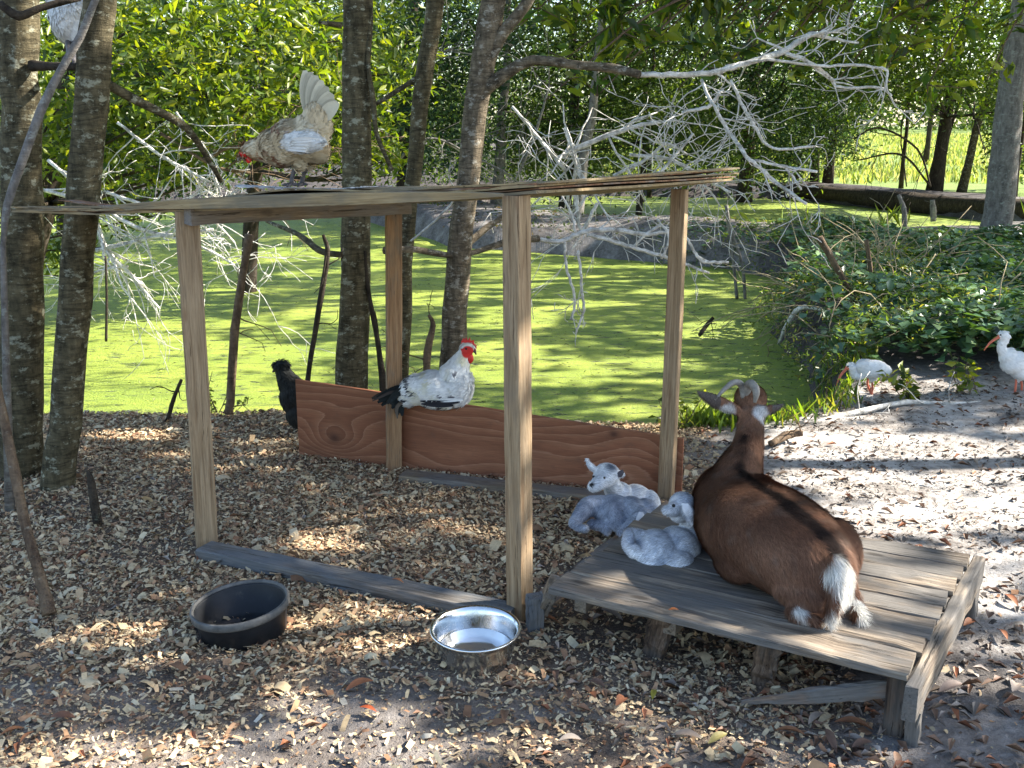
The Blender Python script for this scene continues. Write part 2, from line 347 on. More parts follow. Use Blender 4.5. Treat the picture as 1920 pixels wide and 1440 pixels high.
tag(ground, "sandy forest floor around the duckweed pond", kind="structure")

def mat_pond():
    m, nt, b = M("duckweed")
    v = coords(nt); n1 = noise(nt, v, 0.8, 4, 0.6, 0.4); n2 = noise(nt, v, 60, 4, 0.75); n3 = noise(nt, coords(nt, (0.7, 2.2, 1)), 7, 6, 0.7, 0.5)
    col = ramp(nt, [(0.3, (0.10, 0.19, 0.020)), (0.5, (0.27, 0.35, 0.028)), (0.68, (0.44, 0.45, 0.07))])  # dark green drifts paint pond shade into the weed colour
    nl = noise(nt, coords(nt, (0.5, 1.6, 1)), 1.6, 5, 0.7, 0.8)
    nt.links.new(math_(nt, 'MULTIPLY_ADD', n2, 0.45, math_(nt, 'MULTIPLY_ADD', n1, 0.2, math_(nt, 'MULTIPLY', nl, 0.35))), col.inputs[0])
    hole = ramp(nt, [(0.36, (1, 1, 1)), (0.46, (0, 0, 0))]); nt.links.new(n3, hole.inputs[0])
    h2 = ramp(nt, [(0.34, (1, 1, 1)), (0.44, (0, 0, 0))]); nt.links.new(n2, h2.inputs[0])
    hf = math_(nt, 'MAXIMUM', math_(nt, 'MULTIPLY', hole.outputs[0], 0.95), math_(nt, 'MULTIPLY', h2.outputs[0], 0.7))
    c = mixc(nt, hf, col.outputs[0], (0.03, 0.05, 0.012)); nt.links.new(c, b.inputs["Base Color"])
    rr = math_(nt, 'MULTIPLY_ADD', hf, -0.35, 0.55); nt.links.new(rr, b.inputs["Roughness"]); b.inputs["Specular IOR Level"].default_value = 0.5
    bump(nt, b, math_(nt, 'MULTIPLY_ADD', n3, 0.8, n2), 0.9, 0.03); return m
wx = np.linspace(-18, 13, 120); wy = np.geomspace(5.0, 30, 120); WX, WY = np.meshgrid(wx, wy)
WI = np.arange(WX.size).reshape(WX.shape); WF = np.stack([WI[:-1, :-1], WI[:-1, 1:], WI[1:, 1:], WI[1:, :-1]], -1).reshape(-1, 4)
tag(mesh_np("water", np.stack([WX, WY, np.full_like(WX, WATER) + 0.006 * (vnoise(WX, WY, 1.2, 3) - 0.5)], -1).reshape(-1, 3), WF, mat_pond(), None, None, True),
    "pond covered in bright green duckweed", kind="structure")

# ------------------------------------------------------------------ leaves
def leaves_mesh(name, C, size, mat, parent=None, pal=((0.06, 0.11, 0.02),), aspect=0.42, up=0.3, D=None, var=0.3, seed=0, flat=0.0, curl=0.25):
    """many folded leaf blades: C centres, one size each, palette of leaf colours"""
    r = np.random.default_rng(seed + 101); n = len(C)
    if D is None: D = r.normal(size=(n, 3)); D[:, 2] = D[:, 2] * 0.7 - up
    else: D = D + r.normal(size=(n, 3)) * 0.25
    if flat: D[:, 2] *= (1 - flat)
    D /= np.linalg.norm(D, axis=1)[:, None]
    U = r.normal(size=(n, 3)) * (1 - flat) + np.array([0, 0, 0.6 + 2 * flat]); S = np.cross(D, U); S /= np.linalg.norm(S, axis=1)[:, None] + 1e-9
    Nn = np.cross(S, D)
    L = (size * r.uniform(0.65, 1.25, n))[:, None]; W = L * aspect * 0.5
    base = C - D * L * 0.5; tip = C + D * L * 0.5 - Nn * L * curl * 0.5
    a = C - D * L * 0.08 + S * W + Nn * L * curl * 0.3; b_ = C - D * L * 0.08 - S * W + Nn * L * curl * 0.3
    V = np.stack([base, a, tip, b_], 1).reshape(-1, 3)
    k = np.arange(n) * 4; F = np.stack([k, k + 1, k + 2, k, k + 2, k + 3], 1).reshape(-1, 3)
    P = np.asarray(pal); c = P[r.integers(0, len(P), n)] * r.uniform(1 - var, 1 + var, (n, 1))
    return mesh_np(name, V, F, mat, parent, np.repeat(c, 4, 0))
def clusters(blobs, per, spread, seed=0, shell=0.5):
    """leaf centres in twig clusters inside ellipsoids; blobs = (centre, radii, n_clusters)"""
    r = np.random.default_rng(seed); out = []
    for c, rad, n in blobs:
        d = r.normal(size=(n, 3)); d /= np.linalg.norm(d, axis=1)[:, None]
        d *= (r.uniform(0, 1, n) ** shell)[:, None]
        cc = np.asarray(c) + d * np.asarray(rad)
        out.append((cc[:, None, :] + r.normal(size=(n, per, 3)) * np.array([1, 1, 0.6]) * spread).reshape(-1, 3))
    return np.concatenate(out)

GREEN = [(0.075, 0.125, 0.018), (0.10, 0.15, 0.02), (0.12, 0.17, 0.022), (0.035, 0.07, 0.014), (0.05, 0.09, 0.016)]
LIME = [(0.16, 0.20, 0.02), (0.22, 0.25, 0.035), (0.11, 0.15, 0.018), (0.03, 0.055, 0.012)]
DARKG = [(0.034, 0.066, 0.018), (0.05, 0.088, 0.024), (0.08, 0.12, 0.032)]  # greens darkened to stand in for shade on the far trees
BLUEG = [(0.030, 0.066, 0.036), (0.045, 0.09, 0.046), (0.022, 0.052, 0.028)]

# ------------------------------------------------------------------ branching
def kink(p0, d, length, n, wob, r, grav=0.0):
    pts = [np.array(p0, float)]; d = np.array(d, float); d /= np.linalg.norm(d)
    for i in range(n):
        d = d + r.normal(size=3) * wob + np.array([0, 0, grav]); d /= np.linalg.norm(d); pts.append(pts[-1] + d * length / n)
    return np.array(pts), d
def grow(mb, p0, d, length, rad, depth, r, wob=0.22, fork=3, grav=0.0, sides=5, spread=0.8, ends=None, minr=0.0018, yflat=1.0):
    n = 4 if depth else 3
    P, _ = kink(p0, d, length, n, wob, r, grav)
    R = np.linspace(rad, max(minr, rad * 0.45), n + 1); V, F = tube(P, R, sides if depth > 1 else 4, 0.08, int(r.integers(1e6))); mb.add(V, F)
    if ends is not None: ends.append(P[-1])
    if depth <= 0: return
    for k in range(fork):
        i = int(r.integers(1, n + 1)) if k else n
        ax = r.normal(size=3); ax[1] *= yflat; dd = (P[i] - P[i - 1]); dd /= np.linalg.norm(dd); nd = dd + ax * spread * 0.6
        grow(mb, P[i], nd, length * r.uniform(0.45, 0.75), max(minr, R[i] * 0.7), depth - 1, r, wob, fork, grav, sides, spread, ends, minr, yflat)

# ------------------------------------------------------------------ trees
def trunk_from(path, rads, y0, n=16, rough=0.05, seed=0, sides=14):
    """trunk through photograph points (u, v, y); rads in photograph pixels"""
    P = np.array([at(u, v, y) for u, v, y in path]); R = np.array([rr * px(y) for rr, (u, v, y) in zip(rads, path)])
    Q = curve(np.column_stack([P, R]), n); r = np.random.default_rng(seed)
    Q[1:-1, :2] += r.normal(size=(len(Q) - 2, 2)) * 0.004
    return Q[:, :3], Q[:, 3]
def add_root_flare(P, R): 
    R = R.copy(); R[0] *= 1.5; R[1] *= 1.12; return P, R
def extend_up(P, R, dz, n=5):
    d = P[-1] - P[-3]; d /= d[2] if abs(d[2]) > 1e-3 else 1
    ex = [P[-1] + d * dz * (i + 1) / n for i in range(n)]
    return np.vstack([P, ex]), np.concatenate([R, R[-1] * np.linspace(0.95, 0.5, n)])

def big_tree(name, label, path, rads, mat, seed, up=4.0, base_drop=0.15, limbs=(), limbmat=None, crown=True, sides=16):
    P, R = trunk_from(path, rads, 0, 18, seed=seed)
    b = P[0].copy(); b[2] = min(b[2], float(height(b[0], b[1]))) - base_drop
    P = np.vstack([b, P]); R = np.concatenate([[R[0] * 1.35], R])
    P, R = extend_up(P, R, up)
    t = root(name, (b[0], b[1], 0), label, "tree")
    V, F = tube(P, R, sides, 0.05, seed); mb = MB(); mb.add(V, F); mb.build("trunk", mat, t)
    for k, (lp, lr) in enumerate(limbs):
        Q = curve(np.array([[*at(u, v, y), rr * px(y)] for (u, v, y), rr in zip(lp, lr)]), 14)
        mb = MB(); V, F = tube(Q[:, :3], Q[:, 3], 8, 0.08, seed + k); mb.add(V, F); mb.build("limb", limbmat or mat, t)
    if crown:
        top = P[-1]; r = np.random.default_rng(seed)
        bl = [(top + r.normal(size=3) * [0.7, 0.7, 0.3], (0.7, 0.7, 0.45), 60) for _ in range(6)]
        leaves_mesh("crown", clusters(bl, 8, 0.10, seed), 0.09, LEAF, t, GREEN, seed=seed)
    return t, P, R

tA, PA, RA = big_tree("lichen_tree", "thick straight lichen-spotted trunk at the far left edge", [(38, 900, 4.35), (40, 700, 4.35), (42, 450, 4.35), (40, 200, 4.35), (36, -40, 4.35)], [40, 37, 36, 34, 31], BARK_A, 1)
big_tree("leaning_lichen_tree", "slimmer lichen-spotted trunk leaning right beside the thick left trunk", [(108, 915, 4.18), (120, 800, 4.2), (140, 560, 4.2), (158, 330, 4.2), (176, 130, 4.2), (188, -40, 4.2)], [32, 29, 29, 28, 29, 27], BARK_A, 2,
         limbs=[([(190, 150, 4.22), (230, 175, 4.3), (290, 205, 4.4), (350, 240, 4.5), (385, 290, 4.6), (415, 340, 4.7)], [9, 9, 8, 7, 5, 4])])
tC, PC, RC = big_tree("lichen_tree", "mossy straight trunk rising behind the left end of the plywood panel", [(655, 765, 5.35), (660, 700, 5.35), (666, 560, 5.35), (668, 400, 5.35), (668, 200, 5.35), (670, -40, 5.35)], [32, 31, 28, 26, 25, 26], BARK_A, 3,
         limbs=[([(640, 47, 5.3), (615, 44, 5.25), (598, 42, 5.2)], [5, 4, 2]), ([(640, 478, 5.3), (600, 470, 5.4), (560, 440, 5.6), (500, 415, 5.9)], [6, 6, 5, 3]), ([(694, 10, 5.32), (690, 120, 5.3), (700, 190, 5.3), (706, 250, 5.3), (735, 320, 5.32)], [4, 4, 5, 4, 4])])
tD, PD, RD = big_tree("slender_tree", "slender dark trunk leaning right, between the mossy trunk and the forked trunk", [(752, 770, 5.7), (760, 500, 5.7), (775, 330, 5.7), (792, 180, 5.7), (805, 80, 5.7), (822, -40, 5.7)], [13, 14, 14, 15, 15, 15], BARK_A, 4,
         limbs=[([(785, 145, 5.7), (745, 170, 5.7), (705, 195, 5.65)], [5, 4, 4])])
tE, PE, RE = big_tree("forked_tree", "forked pale-barked trunk leaning right behind the perched rooster", [(845, 780, 5.45), (850, 640, 5.45), (860, 480, 5.45), (880, 320, 5.45), (895, 180, 5.45), (915, 80, 5.45), (930, -40, 5.45)], [26, 24, 22, 20, 22, 22, 20], BARK_E, 5,
         limbs=[([(905, 130, 5.45), (945, 60, 5.42), (985, 10, 5.4), (1010, -40, 5.4)], [14, 11, 10, 9]),
                ([(890, 185, 5.45), (945, 140, 5.4), (1000, 112, 5.35), (1080, 122, 5.3), (1150, 128, 5.3), (1200, 140, 5.25)], [12, 11, 9, 8, 8, 7]),
                ([(858, 470, 5.45), (885, 450, 5.5), (915, 425, 5.55), (945, 405, 5.6)], [8, 7, 6, 5]),
                ([(720, 470, 5.2), (780, 468, 5.3), (850, 480, 5.4), (900, 470, 5.45), (945, 455, 5.5), (1010, 447, 5.6)], [7, 6, 5, 5, 6, 6])])
tF, PF, RF = big_tree("pale_tree", "pale grey trunk at the right edge above the ivy", [(1868, 450, 13.6), (1872, 400, 13.6), (1885, 280, 13.6), (1898, 150, 13.6), (1912, 60, 13.6), (1925, -40, 13.6)], [29, 26, 24, 21, 20, 18], BARK_G, 6, up=3)

# leafless slanting limb in front of the two left trunks
mb = MB(); Q = curve(np.array([[*at(u, v, y), r * px(y)] for u, v, y, r in [(6, 460, 4.0, 5), (14, 385, 4.0, 7), (48, 285, 4.02, 8), (80, 200, 4.05, 8), (110, 140, 4.08, 7), (150, 70, 4.1, 7), (175, 10, 4.1, 6), (205, -60, 4.1, 6)]]), 24)
b = Q[0, :3].copy()
Q = np.vstack([[b[0] - 0.05, b[1] - 0.1, 0.0, 0.02], Q])
V, F = tube(Q[:, :3], Q[:, 3], 9, 0.07, 3); mb.add(V, F)
tag(mb.build("leaning_sapling", BARK_G), "thin pale crooked sapling slanting across the two left trunks", "sapling")
mb = MB(); Q = curve(np.array([[*at(u, v, y), r * px(y)] for u, v, y, r in [(60, 123, 4.3, 10), (100, 124, 4.25, 7), (150, 126, 4.2, 7)]]), 8)
V, F = tube(Q[:, :3], Q[:, 3], 8, 0.07, 3); mb.add(V, F)
Q = curve(np.array([[*at(u, v, y), r * px(y)] for u, v, y, r in [(0, 8, 4.2, 7), (35, 30, 4.2, 8), (75, 15, 4.25, 6), (150, -5, 4.3, 6)]]), 10)
V, F = tube(Q[:, :3], Q[:, 3], 8, 0.07, 4); mb.add(V, F)
mb.build("limb", BARK_D, tA)

def bg_tree(name, label, base, hgt, r0, lean, mat, crown, leafsize, pal, seed, group=None, lmat=None, per=9, spread=0.16, aspect=0.42, limbs=4):
    """whole tree: tapered trunk, limbs to each crown lobe, leaves"""
    r = np.random.default_rng(seed); b = np.array([base[0], base[1], float(height(base[0], base[1])) - 0.1])
    n = 9; s = np.linspace(0, 1, n)[:, None]
    P = b + np.array([lean[0], lean[1], hgt]) * s + np.column_stack([r.normal(size=n) * 0.05, r.normal(size=n) * 0.05, np.zeros(n)]) * s * hgt * 0.35
    R = r0 * np.linspace(1, 0.35, n); R[0] *= 1.3
    t = root(name, b, label, "tree", group); mb = MB(); V, F = tube(P, R, 9, 0.06, seed); mb.add(V, F); mb.build("trunk", mat, t)
    if crown:
        mb = MB()
        for (c, rad, k) in crown:
            d = np.linalg.norm(P - np.asarray(c), axis=1); i = max(2, int(np.argmin(d + (P[:, 2] > c[2]) * 2)))
            for q in range(limbs):
                tgt = np.asarray(c) + r.normal(size=3) * np.asarray(rad) * 0.55
                Q = curve([P[i], (P[i] + tgt) / 2 + r.normal(size=3) * 0.12, tgt], 7); V, F = tube(Q, np.linspace(r0 * 0.28, 0.006, len(Q)), 5, 0.1, seed); mb.add(V, F)
        mb.build("limbs", mat, t)
        leaves_mesh("crown", clusters(crown, per, spread, seed), leafsize, lmat or LEAF, t, pal, aspect, seed=seed)
    return t

# near leafy trees left of the middle, over the pond
def lob(u, v, y, ru, rv, ry, n): c = at(u, v, y); return (c, (ru * px(y), ry, rv * px(y)), n)
bg_tree("bushy_tree", "sunlit bushy evergreen hanging over the pond left of the mossy trunk", (-4.6, 9.4), 4.5, 0.09, (1.2, 0, 0), BARK_D,
        [lob(330, 60, 8.4, 150, 110, 0.9, 187), lob(230, 190, 8.6, 130, 100, 0.8, 165), lob(420, 180, 8.2, 130, 90, 0.8, 151), lob(560, 90, 8.6, 110, 120, 0.9, 165), lob(130, 260, 8.4, 90, 90, 0.8, 108), lob(330, 300, 8.4, 110, 50, 0.6, 72)],
        0.105, GREEN + LIME, 21, per=7, spread=0.14, aspect=0.36)
bg_tree("bushy_tree", "lime green bushy tree behind the speckled hen on the roof", (-3.0, 11.5), 5.0, 0.10, (0.6, 0, 0), BARK_D,
        [lob(560, 60, 11, 130, 120, 1.0, 172), lob(610, 200, 10.5, 90, 120, 0.9, 172), lob(720, 120, 11.2, 80, 120, 0.9, 151), lob(500, 230, 10.8, 90, 70, 0.8, 93), lob(720, 280, 11, 60, 60, 0.8, 64)],
        0.105, LIME + GREEN, 22, per=7, spread=0.14, aspect=0.36)
bg_tree("bushy_tree", "leafy shrub glimpsed between the two left trunks", (-6.6, 10.5), 4.6, 0.08, (0.2, 0, 0), BARK_D,
        [lob(100, 100, 10, 120, 120, 1.0, 115), lob(80, 320, 9.6, 110, 90, 0.9, 115), lob(200, 380, 10, 90, 50, 0.8, 79), lob(60, 470, 9.8, 70, 60, 0.7, 43), lob(-60, 250, 9.8, 90, 200, 0.9, 115)],
        0.105, LIME + GREEN, 23, per=7, spread=0.14, aspect=0.36)
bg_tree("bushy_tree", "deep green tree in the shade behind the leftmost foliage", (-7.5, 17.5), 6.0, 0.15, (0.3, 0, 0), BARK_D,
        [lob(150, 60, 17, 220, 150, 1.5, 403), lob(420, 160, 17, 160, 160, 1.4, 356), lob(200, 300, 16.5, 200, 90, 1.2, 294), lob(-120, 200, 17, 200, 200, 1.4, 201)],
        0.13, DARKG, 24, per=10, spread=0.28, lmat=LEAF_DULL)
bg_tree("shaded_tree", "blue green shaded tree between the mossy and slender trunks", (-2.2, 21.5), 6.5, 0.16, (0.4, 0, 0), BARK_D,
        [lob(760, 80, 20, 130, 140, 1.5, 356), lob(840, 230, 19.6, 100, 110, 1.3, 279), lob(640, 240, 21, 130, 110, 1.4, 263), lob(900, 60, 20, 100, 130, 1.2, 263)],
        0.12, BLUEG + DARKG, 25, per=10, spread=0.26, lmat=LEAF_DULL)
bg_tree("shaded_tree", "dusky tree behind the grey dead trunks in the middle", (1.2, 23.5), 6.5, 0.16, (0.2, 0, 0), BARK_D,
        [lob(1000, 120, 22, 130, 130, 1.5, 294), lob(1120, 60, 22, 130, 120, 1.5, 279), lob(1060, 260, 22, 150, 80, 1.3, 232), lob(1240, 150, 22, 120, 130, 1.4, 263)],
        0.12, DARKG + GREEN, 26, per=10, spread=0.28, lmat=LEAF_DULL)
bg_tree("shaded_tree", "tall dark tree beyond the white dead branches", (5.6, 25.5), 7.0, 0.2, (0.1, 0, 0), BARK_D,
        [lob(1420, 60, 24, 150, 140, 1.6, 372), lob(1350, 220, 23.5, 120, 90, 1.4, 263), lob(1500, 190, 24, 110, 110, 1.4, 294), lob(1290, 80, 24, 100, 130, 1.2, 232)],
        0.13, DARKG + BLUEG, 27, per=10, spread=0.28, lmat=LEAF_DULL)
bg_tree("shaded_tree", "spreading dark crown above the bright field gap at right", (9.6, 24.0), 7.0, 0.16, (0.5, 0, 0), BARK_D,
        [lob(1680, 60, 22, 150, 110, 1.5, 356), lob(1820, 90, 21, 130, 120, 1.4, 341), lob(1590, 140, 22.5, 90, 90, 1.2, 217), lob(1740, 170, 22, 110, 45, 1.1, 124), lob(1960, 120, 21, 100, 160, 1.2, 201)],
        0.12, DARKG + GREEN, 28, per=10, spread=0.26)
bg_tree("shaded_tree", "low dark bush tree left of the bright field gap", (7.4, 27.6), 4.0, 0.08, (0.2, 0, 0), BARK_D,
        [lob(1560, 230, 26, 60, 70, 1.0, 260), lob(1480, 290, 26, 70, 45, 1.0, 230), lob(1400, 240, 27, 80, 70, 1.0, 240), lob(1610, 170, 26, 60, 60, 1.0, 160)],
        0.11, DARKG + BLUEG, 36, per=10, spread=0.24, lmat=LEAF_DULL)
bg_tree("shaded_tree", "low dark bush tree right of the bright field gap", (12.8, 25.6), 4.0, 0.08, (0.2, 0, 0), BARK_D,
        [lob(1905, 260, 24, 40, 80, 0.9, 220), lob(1960, 200, 24, 50, 120, 0.9, 220), lob(1880, 180, 24, 50, 50, 0.9, 140)],
        0.11, DARKG + GREEN, 37, per=10, spread=0.24, lmat=LEAF_DULL)
bg_tree("shaded_tree", "leafy bush tree behind the roof's right end", (2.6, 21.8), 4.0, 0.08, (0.2, 0, 0), BARK_D,
        [lob(1180, 200, 21.5, 90, 90, 1.0, 260), lob(1290, 260, 21.5, 80, 60, 1.0, 230), lob(1000, 250, 21.5, 90, 70, 1.0, 230)],
        0.10, DARKG + GREEN, 38, per=10, spread=0.24, lmat=LEAF_DULL)
t_over = root("overhanging_tree", (3.9, 6.2, 0), "tree with large lime leaves drooping over the middle of the pond", "tree")
def overhang():
    r = np.random.default_rng(77); mb = MB(); Q = curve([(6.2, 4.9, -0.1), (6.3, 5.1, 1.5), (6.1, 5.4, 3.2), (5.8, 5.8, 4.6)], 10)
    V, F = tube(Q, np.linspace(0.12, 0.06, len(Q)), 10, 0.05, 1)
    mb.add(V, F); mb.build("trunk", BARK_E, t_over)
    mb = MB(); C = []; Dr = []
    tips = [(1120, 180, 6.1), (1270, 170, 6.3), (1420, 160, 6.4), (1350, 50, 6.3), (1150, 60, 6.2), (1500, 40, 6.5), (1660, 130, 6.7), (900, 20, 6.0), (1020, 190, 5.9), (1060, 110, 6.1), (1130, 150, 6.2), (1190, 110, 6.3), (1180, 40, 6.3), (1250, 120, 6.4), (1310, 75, 6.3), (1340, 150, 6.3), (1390, 110, 6.5), (1430, 60, 6.5), (1090, 40, 6.2), (1480, 130, 6.6), (1530, 90, 6.6), (1570, 150, 6.7), (1640, 60, 6.6), (1700, 90, 6.7), (1740, 160, 6.8), (1850, 150, 6.8), (1010, 40, 6.1), (1240, 30, 6.3), (960, 60, 6.0), (1580, 20, 6.6), (1800, 30, 6.7), (1380, 20, 6.4)]
    for (u, v, y) in tips:
        T = at(u, v, y); S = np.array([T[0] * 0.75 + 1.2, y + 0.2, T[2] + r.uniform(0.5, 0.9)])
        Q = curve([S, (S + T) / 2 + [0, 0, 0.12], T], 9); V, F = tube(Q, np.linspace(0.011, 0.003, len(Q)), 5, 0.1, 2); mb.add(V, F)
        J = curve([(5.95, 5.6, 3.9), ((5.95 + S[0]) / 2, 6.0, (3.9 + S[2]) / 2 + 0.25), S], 6); V, F = tube(J, np.linspace(0.03, 0.011, len(J)), 5, 0.1, 2); mb.add(V, F)
        for k in range(6):
            i = int(r.integers(2, len(Q))); sd = r.normal(size=3) * [1, 0.7, 0.5]; sd /= np.linalg.norm(sd); e = Q[i] + sd * r.uniform(0.1, 0.25)
            V, F = tube(curve([Q[i], e], 4), np.linspace(0.004, 0.002, 4), 4, 0.1, 2); mb.add(V, F)
            for m in range(11):
                f = r.uniform(0.2, 1.1); C.append(Q[i] * (1 - f) + e * f + r.normal(size=3) * 0.03); Dr.append(sd + np.array([0, 0, -0.4]))
    mb.build("limbs", TWIG, t_over)
    leaves_mesh("crown", np.array(C), 0.10, LEAF, t_over, LIME + [(0.06, 0.12, 0.02), (0.05, 0.10, 0.02)], 0.46, D=np.array(Dr), seed=5)
overhang()

# far narrow trunks, one tree each
for i, (u, v, y, wpx, top, lean, mt, lab) in enumerate([
        (1528, 335, 27, 13, 6, 0.0, BARK_D, "dark straight trunk, left of the pair beyond the second pond"), (1552, 338, 26.5, 15, 6, 0.3, BARK_D, "dark thicker trunk, right of the pair beyond the second pond"),
        (1690, 345, 26, 7, 6, 0.1, BARK_D, "thin black trunk standing before the bright field"), (1760, 345, 24, 6, 4.5, 0.5, BARK_D, "thin leaning stem crossing the bright field"),
        (1803, 350, 24, 14, 6, 0.9, BARK_A, "crooked trunk at the log end before the bright field"), (1440, 335, 29, 9, 6, -0.2, BARK_D, "slim dark trunk behind the dead branches"),
        (1400, 335, 30, 8, 6, 0.3, BARK_D, "slim trunk furthest behind the dead branches"), (1075, 400, 19.6, 22, 5.0, 0.5, BARK_G, "broad grey dead trunk behind the middle of the roof"),
        (930, 380, 21, 20, 5.0, 0.3, BARK_G, "grey leaning dead trunk right of the forked trunk"), (1330, 335, 28, 10, 6, 0.1, BARK_D, "dark trunk above the right corner of the roof"), (1905, 345, 22, 7, 6, 0.1, BARK_D, "thin stem beside the pale right trunk"),
        (480, 330, 24, 12, 6, 0.2, BARK_G, "greyish trunk hidden in the foliage above the roof's left half"), (1220, 350, 27, 9, 6, -0.3, BARK_D, "dark stem behind the tangle of white twigs"), (1735, 300, 38, 9, 7, 0.2, BARK_D, "distant trunk standing in the bright field")]):
    g = at(u, v, y)
    bg_tree("forest_tree", lab, (g[0], g[1]), top, wpx * 0.55 * px(y), (lean, 0, 0), mt, [], 0.1, GREEN, 60 + i, "narrow trunks beyond the ponds")
# crowns beyond: treeline
def treeline(name, label, y0, y1, x0, x1, zlo, zhi, n, size, pal, seed, gapfn=None):
    r = np.random.default_rng(seed); X = r.uniform(x0, x1, n); Y = r.uniform(y0, y1, n); Z = r.uniform(zlo, zhi, n)
    keep = vnoise(X * 1.0 + Y * 0.13, Z, 0.55, seed) + 0.35 * vnoise(X, Z * 1.3, 1.7, seed + 1) > 0.52
    if gapfn is not None: keep &= ~gapfn(X, Y, Z)
    C = np.column_stack([X, Y, Z])[keep]
    C = (C[:, None, :] + r.normal(size=(len(C), 8, 3)) * size * 1.7).reshape(-1, 3)
    o = leaves_mesh(name, C, size, LEAF_DULL, None, pal, 0.5, seed=seed); return tag(o, label, "treeline", kind="stuff")
def gap(X, Y, Z):              # the open field seen between the trunks at right
    u = X / Y * FPX + 960; return (u > 1600) & (u < 1860) & (Z < 2.1 + 0.0 * Y)
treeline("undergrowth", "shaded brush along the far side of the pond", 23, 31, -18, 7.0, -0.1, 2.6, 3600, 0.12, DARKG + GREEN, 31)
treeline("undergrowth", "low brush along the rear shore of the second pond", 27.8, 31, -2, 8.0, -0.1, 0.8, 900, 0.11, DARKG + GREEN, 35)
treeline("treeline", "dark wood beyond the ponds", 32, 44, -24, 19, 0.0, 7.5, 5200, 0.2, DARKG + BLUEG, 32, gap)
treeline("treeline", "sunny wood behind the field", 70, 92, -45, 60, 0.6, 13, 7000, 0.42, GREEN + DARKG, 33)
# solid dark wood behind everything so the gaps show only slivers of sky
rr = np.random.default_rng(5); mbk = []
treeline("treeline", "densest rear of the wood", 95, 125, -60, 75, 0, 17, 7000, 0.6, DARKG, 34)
FG = np.column_stack([rr.uniform(3, 30, 16000), rr.uniform(28, 66, 16000)]); FG = FG[segd(FG[:, 0], FG[:, 1], (10.6, 19.6), (7.4, 27.4)) > 1.2]; FGz = height(FG[:, 0], FG[:, 1])
leaves_mesh_dir = np.tile([0, 0, 1.0], (len(FG), 1))
tag(leaves_mesh("field_grass", np.column_stack([FG, FGz + 0.1]), 0.30, LEAF_DULL, None, [(0.26, 0.32, 0.10), (0.36, 0.40, 0.17), (0.20, 0.27, 0.08), (0.42, 0.42, 0.24)], 0.22, D=leaves_mesh_dir, seed=9), "tall sunlit grass in the field", "grass", kind="stuff")

# ------------------------------------------------------------------ the leaf canopy over the clearing (out of view, gaps placed to shape the sun patches)
def ell(x, y, cx, cy, rx, ry, ang=0.0):
    c, s = math.cos(ang), math.sin(ang); dx, dy = x - cx, y - cy
    return ((dx * c + dy * s) / rx) ** 2 + ((-dx * s + dy * c) / ry) ** 2
def lit(x, y):
    n = vnoise(x, y, 2.2, 21); n2 = vnoise(x, y * 2.2, 1.1, 22); n3 = vnoise(x * 0.8, y * 3.0, 2.4, 23); nf = vnoise(x, y, 6.5, 24)
    p = np.where((n > 0.78) & (nf > 0.45), 0.8, 0.01)
    # pale ground at right
    w = np.clip((x - (1.05 + 0.38 * np.clip(y - 3.7, -9, 9) * -0.2)) / 0.25, 0, 1) * np.clip((y - 3.15) / 0.25, 0, 1) * np.clip((5.6 - y) / 0.3, 0, 1)
    p = np.maximum(p, w * np.where(n3 * 0.65 + nf * 0.35 > 0.34, 0.99, 0.15))
    # pond
    po = y > 5.7
    left = np.clip((-0.2 - x) / 1.2, 0, 1) * np.clip((11.2 - y) / 2.5, 0, 1)
    p = np.where(po, np.maximum(np.where(n2 * 0.7 + n3 * 0.3 > 0.585, 0.95, 0.07), left * np.where(n2 * 0.6 + n3 * 0.4 > 0.26, 0.98, 0.15)), p)
    p = np.where(po & (y > 12.5), np.where(n2 * 0.75 + nf * 0.25 > 0.60, 0.9, 0.03), p)
    p = np.where(po & (x > 2.6) & (y < 13), np.where(n > 0.72, 0.75, 0.06), p)
    p = np.where(po & (ell(x, y, 3.35, 7.4, 0.5, 0.9) < 1), 0.85, p)
    for (cx, cy, rx, ry, a, v) in SPOTS: p = np.where(ell(x, y, cx, cy, rx + 0.09, ry + 0.08, a) < 1 + 0.9 * (nf - 0.5), v, p)
    return p
